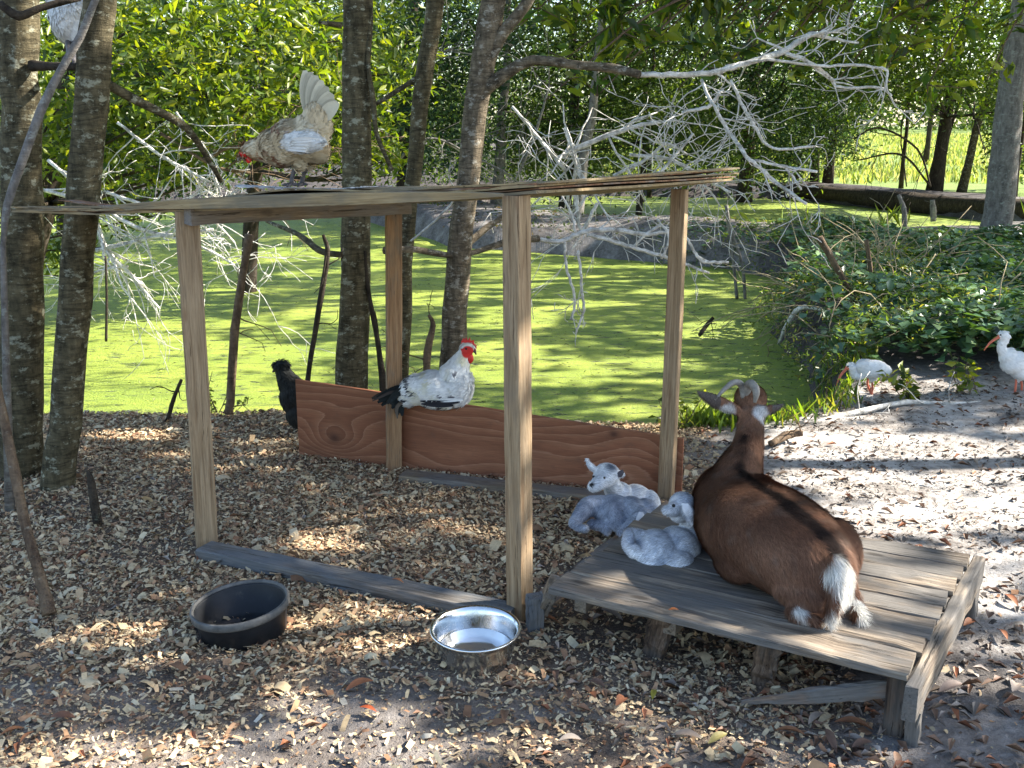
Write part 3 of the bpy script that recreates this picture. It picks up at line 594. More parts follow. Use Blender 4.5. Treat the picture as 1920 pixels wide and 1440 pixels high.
SPOTS = [(0.43, 2.49, 0.22, 0.05, -0.5, 0.97), (0.80, 2.66, 0.20, 0.07, -0.4, 0.95), (1.05, 2.95, 0.30, 0.05, -0.4, 0.85), (-4.2, 3.9, 0.15, 0.12, 0, 0.95), (-1.25, 5.28, 0.12, 0.06, 0, 0.97), (-1.6, 5.2, 0.16, 0.06, 0, 0.9), (-2.6, 5.05, 0.2, 0.06, 0, 0.9), (1.75, 3.2, 0.35, 0.25, 0, 0.9), (-3.9, 3.75, 0.08, 0.08, 0, 0.9), (-3.3, 4.95, 0.3, 0.1, 0, 0.8),
         (-0.66, 3.68, 0.15, 0.10, 0, 0.97), (-0.43, 3.75, 0.28, 0.06, 0.2, 0.6), (-0.45, 2.90, 0.22, 0.08, 0, 0.8), (-0.36, 2.30, 0.16, 0.09, 0, 0.95), (-0.85, 2.20, 0.28, 0.07, -0.2, 0.9),
         (0.2, 2.28, 0.22, 0.08, 0, 0.8), (0.62, 2.22, 0.3, 0.06, 0, 0.7), (1.25, 2.72, 0.26, 0.12, 0, 0.85), (-1.95, 4.95, 0.22, 0.07, 0, 0.95), (-1.25, 4.9, 0.2, 0.06, 0, 0.7), (-1.2, 4.5, 0.14, 0.08, 0, 0.6),
         (0.62, 2.42, 0.26, 0.055, -0.5, 0.95), (1.08, 2.75, 0.26, 0.08, -0.5, 0.9), (1.15, 3.15, 0.3, 0.05, -0.4, 0.6), (0.16, 2.68, 0.12, 0.03, -0.4, 0.7), (-0.35, 4.35, 0.08, 0.1, 0, 0.5), (0.2, 4.2, 0.12, 0.06, 0, 0.5),
         (0.35, 5.0, 0.6, 0.18, 0, 0.8), (1.5, 6.6, 0.7, 0.12, 0.1, 0.8), (0.9, 8.0, 0.9, 0.2, 0, 0.85)]
def canopy():
    r = np.random.default_rng(99); n = 230000
    gx = r.uniform(-8, 7.5, n); gy = r.uniform(0.4, 23, n)
    h = r.uniform(4.6, 6.8, n)
    dense = np.where(gy < 6.2, 1.0, 0.62); keep = (r.uniform(size=n) > lit(gx, gy)) & (r.uniform(size=n) < dense)
    gx, gy, h = gx[keep], gy[keep], h[keep]
    k = h / TO_SUN.z; C = np.column_stack([gx + TO_SUN.x * k, gy + TO_SUN.y * k, h])
    o = leaves_mesh("dapple_canopy", C, 0.15, LEAF_DULL, None, GREEN, 0.62, seed=4, flat=0.3)
    tag(o, "unseen leaf canopy above the frame, its gaps shaped to dapple the clearing", "canopy", kind="stuff")
canopy()

# ------------------------------------------------------------------ boards
def frame(p0, p1, up):
    x = Vector(p1) - Vector(p0); L = x.length; x.normalize(); z = Vector(up) - x * x.dot(Vector(up)); z.normalize(); y = z.cross(x)
    c = (Vector(p0) + Vector(p1)) / 2
    return Matrix(((x.x, y.x, z.x, c.x), (x.y, y.y, z.y, c.y), (x.z, y.z, z.z, c.z), (0, 0, 0, 1))), L
def board(name, p0, p1, w, t, up, mat, parent, seed=0, n=10, bow=0.0, jit=0.0012, bev=0.003, taper=None, ragged=0.0):
    """length along local X, width w along local Y, thickness t along local Z"""
    m, L = frame(p0, p1, up); r = np.random.default_rng(seed); hw, ht = w / 2, t / 2; b = min(bev, ht * 0.6)
    sec = [(-hw + b, -ht), (hw - b, -ht), (hw, -ht + b), (hw, ht - b), (hw - b, ht), (-hw + b, ht), (-hw, ht - b), (-hw, -ht + b)]
    V = []
    for i in range(n + 1):
        s = i / n; k = 1.0 if taper is None else taper(s)
        off = bow * (4 * s * (1 - s)); j = r.normal(size=(8, 2)) * jit
        e = r.uniform(-1, 1, 8) * ragged if i in (0, n) else np.zeros(8)
        for q, (a, c) in enumerate(sec): V.append(((s - 0.5) * L + e[q], a * k + j[q, 0], c * k + off + j[q, 1]))
    F = []
    for i in range(n):
        for q in range(8): k = (q + 1) % 8; F.append((i * 8 + q, (i + 1) * 8 + q, (i + 1) * 8 + k, i * 8 + k))
    F.append(tuple(range(8))); F.append(tuple(n * 8 + q for q in range(8))[::-1])
    return mesh_np(name, V, F, mat, parent, None, False, m)

# ------------------------------------------------------------------ the shelter
FRb, FLb, BLb, BRb = gp(975, 1165), gp(385, 1035), gp(737, 885), gp(1250, 942)
FRt, FLt, BLt, BRt = at(968, 365, FRb[1]), at(346, 395, FLb[1]), at(737, 396, BLb[1]), at(1277, 354, BRb[1])
fd = FRb - FLb; fd /= np.linalg.norm(fd); sd_ = np.array([-fd[1], fd[0], 0])      # front direction, side direction (backwards)
sh = root("wooden_shelter", ((FRb + BLb) / 2 * [1, 1, 0]), "open timber animal shelter with four posts and a warped plywood roof", "shelter")
S_FR = 0.6
nrm = np.array([-0.80, -0.60, 0])   # the wide face looks to the front left
for k, (b, t, mt, w, th, fn) in enumerate([(FRb, FRt, POST, 0.058, 0.064, (-0.62, -0.78, 0)), (FLb, FLt, POST, 0.076, 0.046, (0.35, -0.93, 0)),
                                      (BLb, BLt, POST_B, 0.066, 0.048, (0.25, -0.96, 0)), (BRb, BRt, POST, 0.060, 0.046, (-0.45, -0.9, 0))]):
    bb = np.array(b); bb[2] = -0.03; tt = np.array(t) - [0, 0, 0.003]
    back = np.array([0, 1, 0]) * 0.025; board("corner_post", bb + back, tt + back, w, th, fn, mt, sh, seed=k + 3, n=14, jit=0.0008)
# ground rails
fr0, fr1 = FLb + fd * 0.0 - sd_ * 0.02, FRb - fd * 0.01 - sd_ * 0.0
board("floor_rail", gp(383, 1032, 0.03), gp(962, 1152, 0.03), 0.088, 0.04, (0, 0, 1), GREYW, sh, 21, 12, 0.002)
board("floor_rail", FRb + sd_ * 0.08 + [0.02, 0, 0.006], BRb - sd_ * 0.05 + [0.03, 0, 0.006], 0.085, 0.03, (0, 0, 1), ROTW, sh, 22, 12)
board("floor_rail", BLb + fd * 0.06 + [0, -0.07, 0.012], BRb - fd * 0.06 + [0, -0.07, 0.012], 0.09, 0.038, (0, 0, 1), BEAMW, sh, 23, 12)
board("corner_block", gp(996, 1190, 0.0) + [0.012, 0.03, 0.003], gp(996, 1190, 0.0) + [0.012, 0.03, 0.115], 0.05, 0.045, (0.25, -1, 0), GREYW, sh, 24, 5, ragged=0.006)
board("corner_block", gp(1010, 1180, 0) + [0.02, 0.03, 0.075], gp(1032, 1105, 0.17) + [0.01, 0.06, -0.02], 0.09, 0.034, (1, -0.35, 0.1), BEAMW, sh, 25, 5)
# beams under the roof
bm0, bm1 = at(352, 405, FLb[1] - 0.02), at(765, 388, BLb[1] - 0.06)
board("roof_beam", bm0, bm1, 0.038, 0.058, (0, 0, 1), BEAMW, sh, 26, 12)
# panel
pl, pr_ = gp(566, 848), np.array([0, 0, 0.0])
pd = (BRb - BLb); pd[2] = 0; pd /= np.linalg.norm(pd); pn = np.array([-pd[1], pd[0], 0])
p0 = BLb + pn * 0.065; tL = (at(565, 711, p0[1] + 0.27)[0] - p0[0]) / pd[0]; A = p0 + pd * tL
tR = (at(1284, 820, 4.05)[0] - p0[0]) / pd[0]; B = p0 + pd * tR
zA = at(565, 711, A[1])[2]; zB = at(1284, 821, B[1])[2]
PW = np.linalg.norm(B - A)
def panel():
    n = 24; V = []; m, L = frame((*A[:2], 0.14), (*B[:2], 0.14), (0, 0, 1)); r = np.random.default_rng(3)
    for i in range(n + 1):
        s = i / n; zt = zA + (zB - zA) * s - 0.14 + r.normal() * 0.0006; zb = -0.17; wv = 0.006 * math.sin(s * 5)
        for (yy, zz) in ((-0.008, zb), (-0.008, zt), (0.008, zt), (0.008, zb)): V.append(((s - 0.5) * L, yy + wv, zz))
    F = []
    for i in range(n):
        for q in range(4): k = (q + 1) % 4; F.append((i * 4 + q, i * 4 + k, (i + 1) * 4 + k, (i + 1) * 4 + q))
    F.append((3, 2, 1, 0)); F.append(tuple(n * 4 + q for q in range(4)))
    return mesh_np("plywood_panel", V, F, PANEL, sh, None, False, m)
pan = panel()
board("panel_batten", B + pn * 0.012 - pd * 0.02 + [0, 0, -0.02], B + pn * 0.012 - pd * 0.02 + [0, 0, zB - 0.03], 0.03, 0.012, tuple(-pn), PANEL, sh, 31, 5)

# roof: plies of a warped sheet; s along the front, t backwards
RF = FRt + np.array([0.055, -0.03, 0.0]); fdn = (FLt - FRt) * [1, 1, 0]; fdn /= np.linalg.norm(fdn)
RL = 2.12; RD = 1.26
RSD = np.array([0.785, 1.18, 0.0])
def roof_pt(s, t):             # s 0..1 from right to left, t 0..1 front to back
    p = RF + fdn * RL * s + RSD * t
    zf = np.interp(s, [0, 0.25, 0.55, 0.8, 1.0], [RF[2] + 0.004, 1.268, 1.226, 1.196, 1.190]); zb = np.interp(s, [0, 0.25, 0.5, 1.0], [1.292, 1.225, 1.19, 1.12])
    z = zf * (1 - t) + zb * t
    return np.array([p[0], p[1], z])
def ply(name, s0, s1, t0, t1, dz, th, mat, seed, wav=0.006, lift=None, rag=0.012, front_drop=None):
    ns, nt_ = 44, 16; r = np.random.default_rng(seed); ph = r.uniform(0, 6, 4); top = []; bot = []
    re0 = r.normal(size=ns + 1) * rag; re1 = r.normal(size=ns + 1) * rag
    for i in range(ns + 1):
        s = s0 + (s1 - s0) * i / ns
        for j in range(nt_ + 1):
            tt = t0 + (t1 - t0) * j / nt_
            if j == 0: tt += re0[i]
            if j == nt_: tt += re1[i]
            p = roof_pt(s, tt); w = wav * (math.sin(s * 9 + ph[0] + tt * 2) + 0.6 * math.sin(s * 23 + ph[1] - tt * 3) + 0.5 * math.sin(tt * 9 + ph[2]))
            if lift: w += lift(s, tt)
            d = front_drop(s, tt) if front_drop else 0
            top.append(p + [0, 0, dz + th + w + 0.0015 * r.normal() * (j == 0)]); bot.append(p + [0, 0, dz + w - d])
    n1 = (ns + 1) * (nt_ + 1); V = top + bot; F = []; W = nt_ + 1
    for i in range(ns):
        for j in range(nt_):
            a, b, c, d = i * W + j, i * W + j + 1, (i + 1) * W + j + 1, (i + 1) * W + j
            F.append((a, b, c, d)); F.append((n1 + d, n1 + c, n1 + b, n1 + a))
    for i in range(ns):
        for j in (0, nt_):
            a, d = i * W + j, (i + 1) * W + j; F.append((a, d, n1 + d, n1 + a) if j == 0 else (d, a, n1 + a, n1 + d))
    for j in range(nt_):
        for i in (0, ns):
            a, b = i * W + j, i * W + j + 1; F.append((b, a, n1 + a, n1 + b) if i == 0 else (a, b, n1 + b, n1 + a))
    org = roof_pt(0.5, 0.5); m = Matrix(((-fdn[0], sd_[0], 0, org[0]), (-fdn[1], sd_[1], 0, org[1]), (0, 0, 1, org[2]), (0, 0, 0, 1)))
    inv = np.array(m.inverted()); V = np.array(V); V = V @ inv[:3, :3].T + inv[:3, 3]
    return mesh_np(name, V, F, mat, sh, None, False, m)
for k, (z0, th, mt, t0, s1) in enumerate([(0.0, 0.008, PLYW, 0.0, 1.0), (0.0085, 0.005, PLYR, 0.006, 0.97), (0.0145, 0.006, PLYW, -0.004, 0.985), (0.0215, 0.004, PLYR, 0.004, 0.95), (0.0265, 0.006, PLYW, 0.0, 1.0)]):
    ply("roof_ply", 0.0 if k < 4 else -0.008, s1, t0, 1.0 + 0.02 * (k % 3), z0, th, mt, k + 1, 0.0012 + 0.0004 * k, rag=0.002 + 0.0012 * k,
        lift=lambda s, t, k=k: (k / 4) * (0.023 * math.exp(-((s - 0.42) / 0.16) ** 2) + 0.006 * max(0, 1 - s * 2) - 0.015 * max(0, min(1, (s - 0.55) / 0.4)) + 0.006 * math.sin(s * 31) * t) + (k / 4) * 0.010 * math.exp(-(s / 0.06) ** 2) * t)
# peeled, mouldy flap standing up in front of the speckled hen
ply("peeled_flap", 0.27, 0.52, 0.02, 0.10, 0.050, 0.003, MOLD, 4, 0.003, lift=lambda s, t: 0.026 * max(0, (s - 0.27) / 0.25) ** 2 * (1.2 - 4 * abs(t - 0.05)), rag=0.012)
ply("peeled_flap", 0.74, 0.88, 0.0, 0.05, 0.024, 0.002, PLYR, 5, 0.002, lift=lambda s, t: 0.022 * max(0, (s - 0.74) / 0.14), rag=0.004)
# bowed front strip
def strip():
    n = 30; V = []; a = at(945, 366, FRb[1] - 0.04); b = at(205, 389, 3.64)
    m, L = frame(b, a, (0, 0, 1)); inv = np.array(m.inverted())
    for i in range(n + 1):
        s = i / n; p = b + (a - b) * s; k = math.sin(math.pi * min(1, s * 1.0)) ** 0.7
        h = 0.006 + 0.032 * k; ctr = p[2] + 0.004 * k
        for yy, zz in ((0.0, h / 2), (0.012, h / 2 + 0.002), (0.012, -h / 2), (0.0, -h / 2)):
            q = np.array([p[0], p[1] + yy - 0.01 * k, ctr + zz]); V.append(q @ inv[:3, :3].T + inv[:3, 3])
    F = []
    for i in range(n):
        for q in range(4): k = (q + 1) % 4; F.append((i * 4 + q, i * 4 + k, (i + 1) * 4 + k, (i + 1) * 4 + q))
    F.append((3, 2, 1, 0)); F.append(tuple(n * 4 + q for q in range(4)))
    return mesh_np("front_strip", V, F, PLYW, sh, None, False, m)
strip()

# ------------------------------------------------------------------ the low platform
PZ = 0.2
pfl, pfr, pbr, pbl = gp(1032, 1100, PZ), gp(1716, 1268, PZ), gp(1835, 1040, PZ), gp(1240, 945, PZ)
plat = root("wooden_platform", ((pfl + pbr) / 2 * [1, 1, 0]), "low weathered grey plank platform under the goat", "platform")
ND = 8; widths = np.array([1.25, 0.85, 1.1, 0.9, 1.0, 1.05, 0.95, 1.0]); edges = np.concatenate([[0], np.cumsum(widths)]) / widths.sum()
for i in range(ND):
    s = (edges[i] + edges[i + 1]) / 2; a = pfl + (pbl - pfl) * s; b = pfr + (pbr - pfr) * s; dep = np.linalg.norm(pbr - pfr) * (edges[i + 1] - edges[i])
    e = (b - a) / np.linalg.norm(b - a); dz = [0, 0, -0.011 + random.uniform(-0.002, 0.002)]
    board("deck_plank", a + dz + e * random.uniform(-0.008, 0.008), b + dz - e * (0.018 + random.uniform(0, 0.004)), dep - 0.005, 0.022, (random.uniform(-0.02, 0.02), 0, 1), DECKW, plat, 40 + i, 16, 0, 0.0012, 0.004, ragged=0.004)
e = (pfr - pfl) / np.linalg.norm(pfr - pfl); sdp = (pbr - pfr) / np.linalg.norm(pbr - pfr)
board("side_board", pfr - sdp * 0.03 + [0.0, 0, -0.060], pbr + sdp * 0.02 + [0, 0, -0.056], 0.092, 0.034, tuple(e), DECKW, plat, 51, 14, 0, 0.0015, 0.004, taper=lambda s: 1.0, ragged=0.005)
board("leg", pfr + sdp * 0.045 + [0, 0, -0.108], pfr + sdp * 0.045 + [0, 0, -0.21], 0.05, 0.034, tuple(e), DECKW, plat, 53, 4)
board("leg", pbr - sdp * 0.04 + [0, 0, -0.106], pbr - sdp * 0.04 + [0, 0, -0.21], 0.09, 0.034, tuple(e), DECKW, plat, 54, 4)
board("leg", pfr - e * 0.05 + sdp * 0.06 + [0, 0, -0.03], pfr - e * 0.05 + sdp * 0.06 + [0, 0, -0.215], 0.05, 0.04, (-0.4, -0.9, 0), DARKW, plat, 52, 5)
for (u0, v0, u1, v1, w, sd) in ((1256, 1172, 1225, 1245, 0.05, 1), (1462, 1228, 1430, 1296, 0.048, 2)):
    lo = gp(u1, v1, 0.0) + [0.01, 0.06, -0.02]; hi = gp(u0, v0, 0.165) + [0.0, 0.10, 0.0]
    board("joist_stub", lo, hi, w + 0.015, 0.045, (-0.3, -0.8, 0.5), DARKW, plat, 60 + sd, 8, 0, 0.005, 0.008, ragged=0.02)
for s in (0.05, 0.33, 0.62):
    a = pfl + (pfr - pfl) * s; b = pbl + (pbr - pbl) * s
    board("joist", a + sdp * 0.09 + [0, 0, -0.065], b - sdp * 0.03 + [0, 0, -0.065], 0.038, 0.08, (0, 0, 1), BEAMW, plat, 70 + int(s * 10), 6)
board("broken_rail", gp(1395, 1320, 0.01) + [0, 0.0, 0.005], gp(1700, 1283, 0.13) + [0.0, -0.012, 0.0], 0.018, 0.045, (0, 0, 1), ROTW, plat, 80, 14, 0, 0.0015, 0.004, taper=lambda s: 0.25 + 0.75 * min(1, s * 2.2), ragged=0.012)

# ------------------------------------------------------------------ tub and bowl
def lathe(prof, n=48, tilt=None, c=(0, 0, 0), ecc=1.0):
    P = np.array(prof); a = np.linspace(0, 2 * math.pi, n, endpoint=False); V = []
    for r_, z in P: V.append(np.column_stack([np.cos(a) * r_ * ecc, np.sin(a) * r_, np.full(n, z)]))
    V = np.concatenate(V); F = []
    for i in range(len(P) - 1):
        for j in range(n): k = (j + 1) % n; F.append((i * n + j, i * n + k, (i + 1) * n + k, (i + 1) * n + j))
    return V, F
RUB, nt, b_ = M("black_rubber"); v = coords(nt); n_ = noise(nt, v, 14, 5, 0.7); n2_ = noise(nt, v, 90, 2)
r_ = ramp(nt, [(0.40, (0.006, 0.007, 0.010)), (0.64, (0.012, 0.014, 0.018)), (0.82, (0.09, 0.08, 0.06))]); nt.links.new(n_, r_.inputs[0]); nt.links.new(r_.outputs[0], b_.inputs["Base Color"]); setr(b_, 0.55, 0.4); bump(nt, b_, n2_, 0.15, 0.002)
RUBRIM, nt, b_ = M("grey_rubber"); v = coords(nt); n_ = noise(nt, v, 20, 4, 0.7)  # rim rubber, mottled lighter grey than the bucket
r_ = ramp(nt, [(0.3, (0.05, 0.05, 0.05)), (0.7, (0.16, 0.155, 0.145))]); nt.links.new(n_, r_.inputs[0]); nt.links.new(r_.outputs[0], b_.inputs["Base Color"]); setr(b_, 0.6, 0.4)
STEEL, nt, b_ = M("steel"); b_.inputs["Base Color"].default_value = (0.72, 0.72, 0.71, 1); b_.inputs["Metallic"].default_value = 1; b_.inputs["Roughness"].default_value = 0.16
v = coords(nt); n_ = noise(nt, v, 18, 4, 0.7); rr_ = ramp(nt, [(0.35, (0.10,) * 3), (0.7, (0.34,) * 3)]); nt.links.new(n_, rr_.inputs[0]); nt.links.new(rr_.outputs[0], b_.inputs["Roughness"]); bump(nt, b_, n_, 0.06, 0.004)
WAT, nt, b_ = M("bowl_water"); b_.inputs["Base Color"].default_value = (0.92, 0.95, 0.95, 1); b_.inputs["Transmission Weight"].default_value = 0.85; b_.inputs["Roughness"].default_value = 0.03; b_.inputs["IOR"].default_value = 1.33
tc_ = gp(456, 1196, 0.0); tub = root("rubber_tub", (tc_[0], tc_[1] + 0.03, 0), "black rubber feed tub with a grey rim standing on the wood shavings", "tub")
tiltm = Matrix.Translation(Vector((tc_[0], tc_[1] + 0.03, -0.005))) @ Matrix.Rotation(math.radians(-5.5), 4, 'Y') @ Matrix.Rotation(math.radians(2), 4, 'X')
V, F = lathe([(0.0, 0.012), (0.10, 0.012), (0.118, 0.02), (0.134, 0.098), (0.137, 0.104), (0.1385, 0.104), (0.1375, 0.090), (0.124, 0.0), (0.0, 0.0)], 56); o = mesh_np("bucket", V, F, RUB, tub, None, True, tiltm)
V, F = lathe([(0.1365, 0.106), (0.139, 0.112), (0.144, 0.113), (0.148, 0.109), (0.148, 0.092), (0.1445, 0.088), (0.1385, 0.088), (0.1365, 0.106)], 56); o = mesh_np("rim", V, F, RUBRIM, tub, None, True, tiltm)
bc = gp(893, 1246, 0.0); bowl = root("steel_bowl", (bc[0], bc[1], 0), "shiny stainless steel bowl of water in front of the front right post", "bowl")
bm_ = Matrix.Translation(Vector((bc[0] - 0.002, bc[1] + 0.02, -0.004))) @ Matrix.Rotation(math.radians(2.5), 4, 'X') @ Matrix.Diagonal((1.0, 1.0, 1.16, 1.0))
V, F = lathe([(0.0, 0.006), (0.075, 0.006), (0.092, 0.012), (0.103, 0.035), (0.110, 0.065), (0.116, 0.088), (0.121, 0.096), (0.1275, 0.099), (0.131, 0.097), (0.1315, 0.093), (0.128, 0.090), (0.121, 0.087), (0.1165, 0.07), (0.111, 0.045), (0.105, 0.022), (0.096, 0.006), (0.088, 0.0), (0.0, 0.0)], 72)
mesh_np("bowl_shell", V, F, STEEL, bowl, None, True, bm_)
V, F = lathe([(0.0, 0.044), (0.05, 0.044), (0.1045, 0.0442), (0.104, 0.040), (0.0, 0.040)], 48); mesh_np("water_fill", V, F, WAT, bowl, None, True, bm_)

# ------------------------------------------------------------------ wood shavings and fallen leaves (real pieces)
def shavings(n, size, seed, xr, yr, wfn, pal, name, label, mat, zoff=0.004, zj=0.014, elong=2.2):
    r = np.random.default_rng(seed); x = r.uniform(*xr, n); y = r.uniform(*yr, n); k = r.uniform(size=n) < wfn(x, y); x, y = x[k], y[k]; n = len(x)
    z = height(x, y) + zoff + r.uniform(0, 1, n) ** 2 * zj
    a = r.uniform(0, 2 * math.pi, n); D = np.column_stack([np.cos(a), np.sin(a), r.normal(size=n) * 0.35]); D /= np.linalg.norm(D, axis=1)[:, None]
    U = np.column_stack([r.normal(size=n) * 0.45, r.normal(size=n) * 0.45, np.ones(n)]); S = np.cross(D, U); S /= np.linalg.norm(S, axis=1)[:, None]; Nn = np.cross(S, D)
    L = (size * r.lognormal(-0.05, 0.5, n))[:, None]; W = L / (elong * r.uniform(0.6, 1.5, n))[:, None]; C = np.column_stack([x, y, z]); cu = r.uniform(-0.45, 0.55, n)[:, None]
    V = np.stack([C - D * L / 2 - S * W / 2 * 0.7, C - D * L / 2 * 0.9 + S * W / 2, C + S * W / 2 + Nn * L * cu * 0.5, C - S * W / 2 + Nn * L * cu * 0.5, C + D * L / 2 + S * W / 2 * 0.6, C + D * L / 2 * 0.85 - S * W / 2], 1).reshape(-1, 3)
    b = np.arange(n) * 6; F = np.stack([b, b + 1, b + 2, b + 3, b + 3, b + 2, b + 4, b + 5], 1).reshape(-1, 4)
    P = np.array(pal); c = P[r.integers(0, len(P), n)] * r.uniform(0.7, 1.2, (n, 1))
    o = mesh_np(name, V, F, mat, None, np.repeat(c, 6, 0)); return tag(o, label, "litter" if "leaf" in name else "wood shavings", kind="stuff")
CHIP = mat_vcol("shaving", 0.85, 0.15, 90, 0.2)
STRAW = [(0.62, 0.46, 0.27), (0.68, 0.53, 0.33), (0.54, 0.38, 0.22), (0.44, 0.28, 0.16), (0.58, 0.49, 0.33), (0.28, 0.155, 0.09), (0.40, 0.24, 0.14), (0.62, 0.50, 0.33), (0.52, 0.40, 0.24)]
shavings(150000, 0.0155, 1, (-3.6, 1.0), (2.05, 5.6), chips_w, STRAW, "wood_shavings", "thick bed of pale wood shavings inside and around the shelter", CHIP, elong=2.7)
shavings(70000, 0.0065, 5, (-3.6, 1.2), (2.0, 5.6), lambda x, y: np.clip(chips_w(x, y) + 0.25 * (y < 3.2), 0, 1), STRAW + [(0.12, 0.08, 0.06), (0.2, 0.14, 0.1)], "shaving_dust", "fine crumbs between the wood shavings", CHIP, 0.003, 0.012, elong=2.0)
def sparse(x, y): return np.clip(0.10 + 0.28 * np.clip((3.0 - y), 0, 1) * (x < 1.0) * (vnoise(x, y, 3, 4) > 0.35), 0, 1) * (y < 3.3)
shavings(12000, 0.016, 2, (-2.2, 2.0), (1.9, 3.3), sparse, STRAW + [(0.5, 0.46, 0.38)], "scattered_shavings", "scattered shavings on the dark soil", CHIP, 0.003, 0.006)
LEAFD = mat_vcol("dry_leaf", 0.6, 0.3, 40, 0.3)
BROWN = [(0.22, 0.12, 0.07), (0.28, 0.17, 0.11), (0.17, 0.10, 0.07), (0.33, 0.25, 0.19), (0.30, 0.12, 0.06), (0.24, 0.20, 0.17), (0.36, 0.30, 0.25)]
def litter_w(x, y):
    w = 0.07 + 0.9 * np.clip((x - 0.0) / 0.9, 0, 1) * np.clip((3.1 - y) / 0.5, 0.12, 1); return np.clip(w * (0.35 + vnoise(x, y, 1.8, 11)), 0, 1) * (sdf_poly(x, y, POND1) < -0.1) * (np.hypot(x + 0.835, y - 2.905) > 0.15)
def litter():
    r = np.random.default_rng(3); n = 26000; x = r.uniform(-2.6, 4.5, n); y = r.uniform(1.9, 6.3, n); k = r.uniform(size=n) < litter_w(x, y); x, y = x[k], y[k]; n = len(x)
    a = r.uniform(0, 6.28, n); D = np.column_stack([np.cos(a), np.sin(a), r.normal(size=n) * 0.1]); z = height(x, y) + 0.006 + r.uniform(0, 1, n) ** 2 * 0.014
    o = leaves_mesh("leaf_litter", np.column_stack([x, y, z]), 0.046, LEAFD, None, BROWN, 0.36, D=D, seed=3, flat=0.75, curl=0.5, var=0.35); tag(o, "brown and grey fallen leaves littering the bare ground", "litter", kind="stuff")
litter()
shavings(42000, 0.012, 4, (0.7, 4.5), (2.6, 6.2), lambda x, y: np.clip(vnoise(x, y * 3.5, 2.2, 12) * 1.8 - 0.5, 0.05, 1) * np.clip((x - 0.8) / 0.5, 0, 1) * 0.9, [(0.10, 0.075, 0.06), (0.18, 0.13, 0.10), (0.06, 0.05, 0.045), (0.34, 0.28, 0.22)], "leaf_crumbs", "dark crumbs of leaf and bark over the pale sand", LEAFD, 0.002, 0.005, 3.0)

def big_leaf(p, ang, L, W, c, seed):
    r = np.random.default_rng(seed); n = 7; V = []
    for i in range(n + 1):
        s = i / n; w = W * math.sin(math.pi * min(1, max(0, s * 0.96 + 0.02))) ** 0.8; cz = 0.10 * L * math.sin(s * 3.0) + 0.004
        for q in (-1, 0, 1): V.append(((s - 0.5) * L, q * w / 2, cz + abs(q) * w * 0.28))
    F = []
    for i in range(n):
        for q in range(2): a = i * 3 + q; F.append((a, a + 1, a + 4, a + 3))
    m = Matrix.Translation(Vector((p[0], p[1], float(height(p[0], p[1])) + 0.012))) @ Matrix.Rotation(ang, 4, 'Z') @ Matrix.Rotation(r.uniform(-0.3, 0.3), 4, 'X') @ Matrix.Rotation(r.uniform(-0.2, 0.2), 4, 'Y')
    return mesh_np("dry_leaf", V, F, LEAFD, None, np.tile(c, (len(V), 1)), True, m)
NAMED = [(675, 1300, 0.5, 60, (0.33, 0.13, 0.06), "long russet leaf lying below the steel bowl's left side"), (690, 1345, -0.2, 36, (0.42, 0.09, 0.03), "bright orange red leaf in the foreground, the reddest of all"), (25, 1392, 0.5, 48, (0.36, 0.15, 0.06), "orange brown leaf at the bottom left corner, the outer of two"),
         (55, 1402, 1.2, 40, (0.33, 0.14, 0.06), "orange brown leaf at the bottom left corner, the inner of two"), (120, 1363, 0.0, 50, (0.20, 0.09, 0.05), "dark brown leaf above the orange pair at the bottom left"), (1262, 1150, 0.2, 22, (0.40, 0.13, 0.04), "small orange leaf on the platform's front plank"),
         (1225, 1312, 1.3, 34, (0.36, 0.30, 0.05), "curled yellow leaf on dark soil below the first rotten stub"), (385, 1290, -0.1, 38, (0.26, 0.12, 0.07), "brown leaf below the black tub"), (745, 1095, -0.3, 26, (0.35, 0.15, 0.07), "small orange leaf lying on the front ground rail"),
         (1345, 1395, 0.6, 52, (0.26, 0.22, 0.08), "olive leaf near the bottom edge under the platform"), (1780, 1300, 0.4, 60, (0.33, 0.24, 0.19), "pale pinkish leaf right of the platform's corner leg"), (1480, 1385, -0.3, 60, (0.30, 0.14, 0.07), "long brown leaf below the broken rail"),
         (1600, 1372, -0.1, 80, (0.27, 0.12, 0.06), "large rust leaf just left of the platform's corner leg"), (1900, 1300, 1.0, 60, (0.34, 0.27, 0.22), "pale grey brown leaf at the lower right edge"), (640, 1205, 0.3, 26, (0.40, 0.20, 0.10), "tan leaf between the tub and the bowl")]
for i, (u, v_, a, Lp, c, lab) in enumerate(NAMED):
    zz = 0.2 if "platform's front plank" in lab else (0.05 if "ground rail" in lab else 0.0); p = gp(u, v_, zz); k = Lp * px(p[1])
    o = big_leaf(p, a, k, k * 0.36, c, i); tag(o, lab, "leaf")
    if zz: o.location.z = zz + 0.006
r = np.random.default_rng(8)
for i in range(60):
    x = r.uniform(-0.1, 2.0); y = r.uniform(2.15, 3.1)
    if ell(x, y, 0.8, 2.75, 0.62, 0.35) < 1 or ell(x, y, bc[0], bc[1], 0.2, 0.2) < 1: continue
    c = BROWN[int(r.integers(len(BROWN)))]
    tag(big_leaf((x, y), r.uniform(0, 6.28), r.uniform(0.05, 0.085), r.uniform(0.018, 0.028), c, 100 + i), "dry brown leaf on the ground round the platform", "leaf", "dry leaves round the platform")

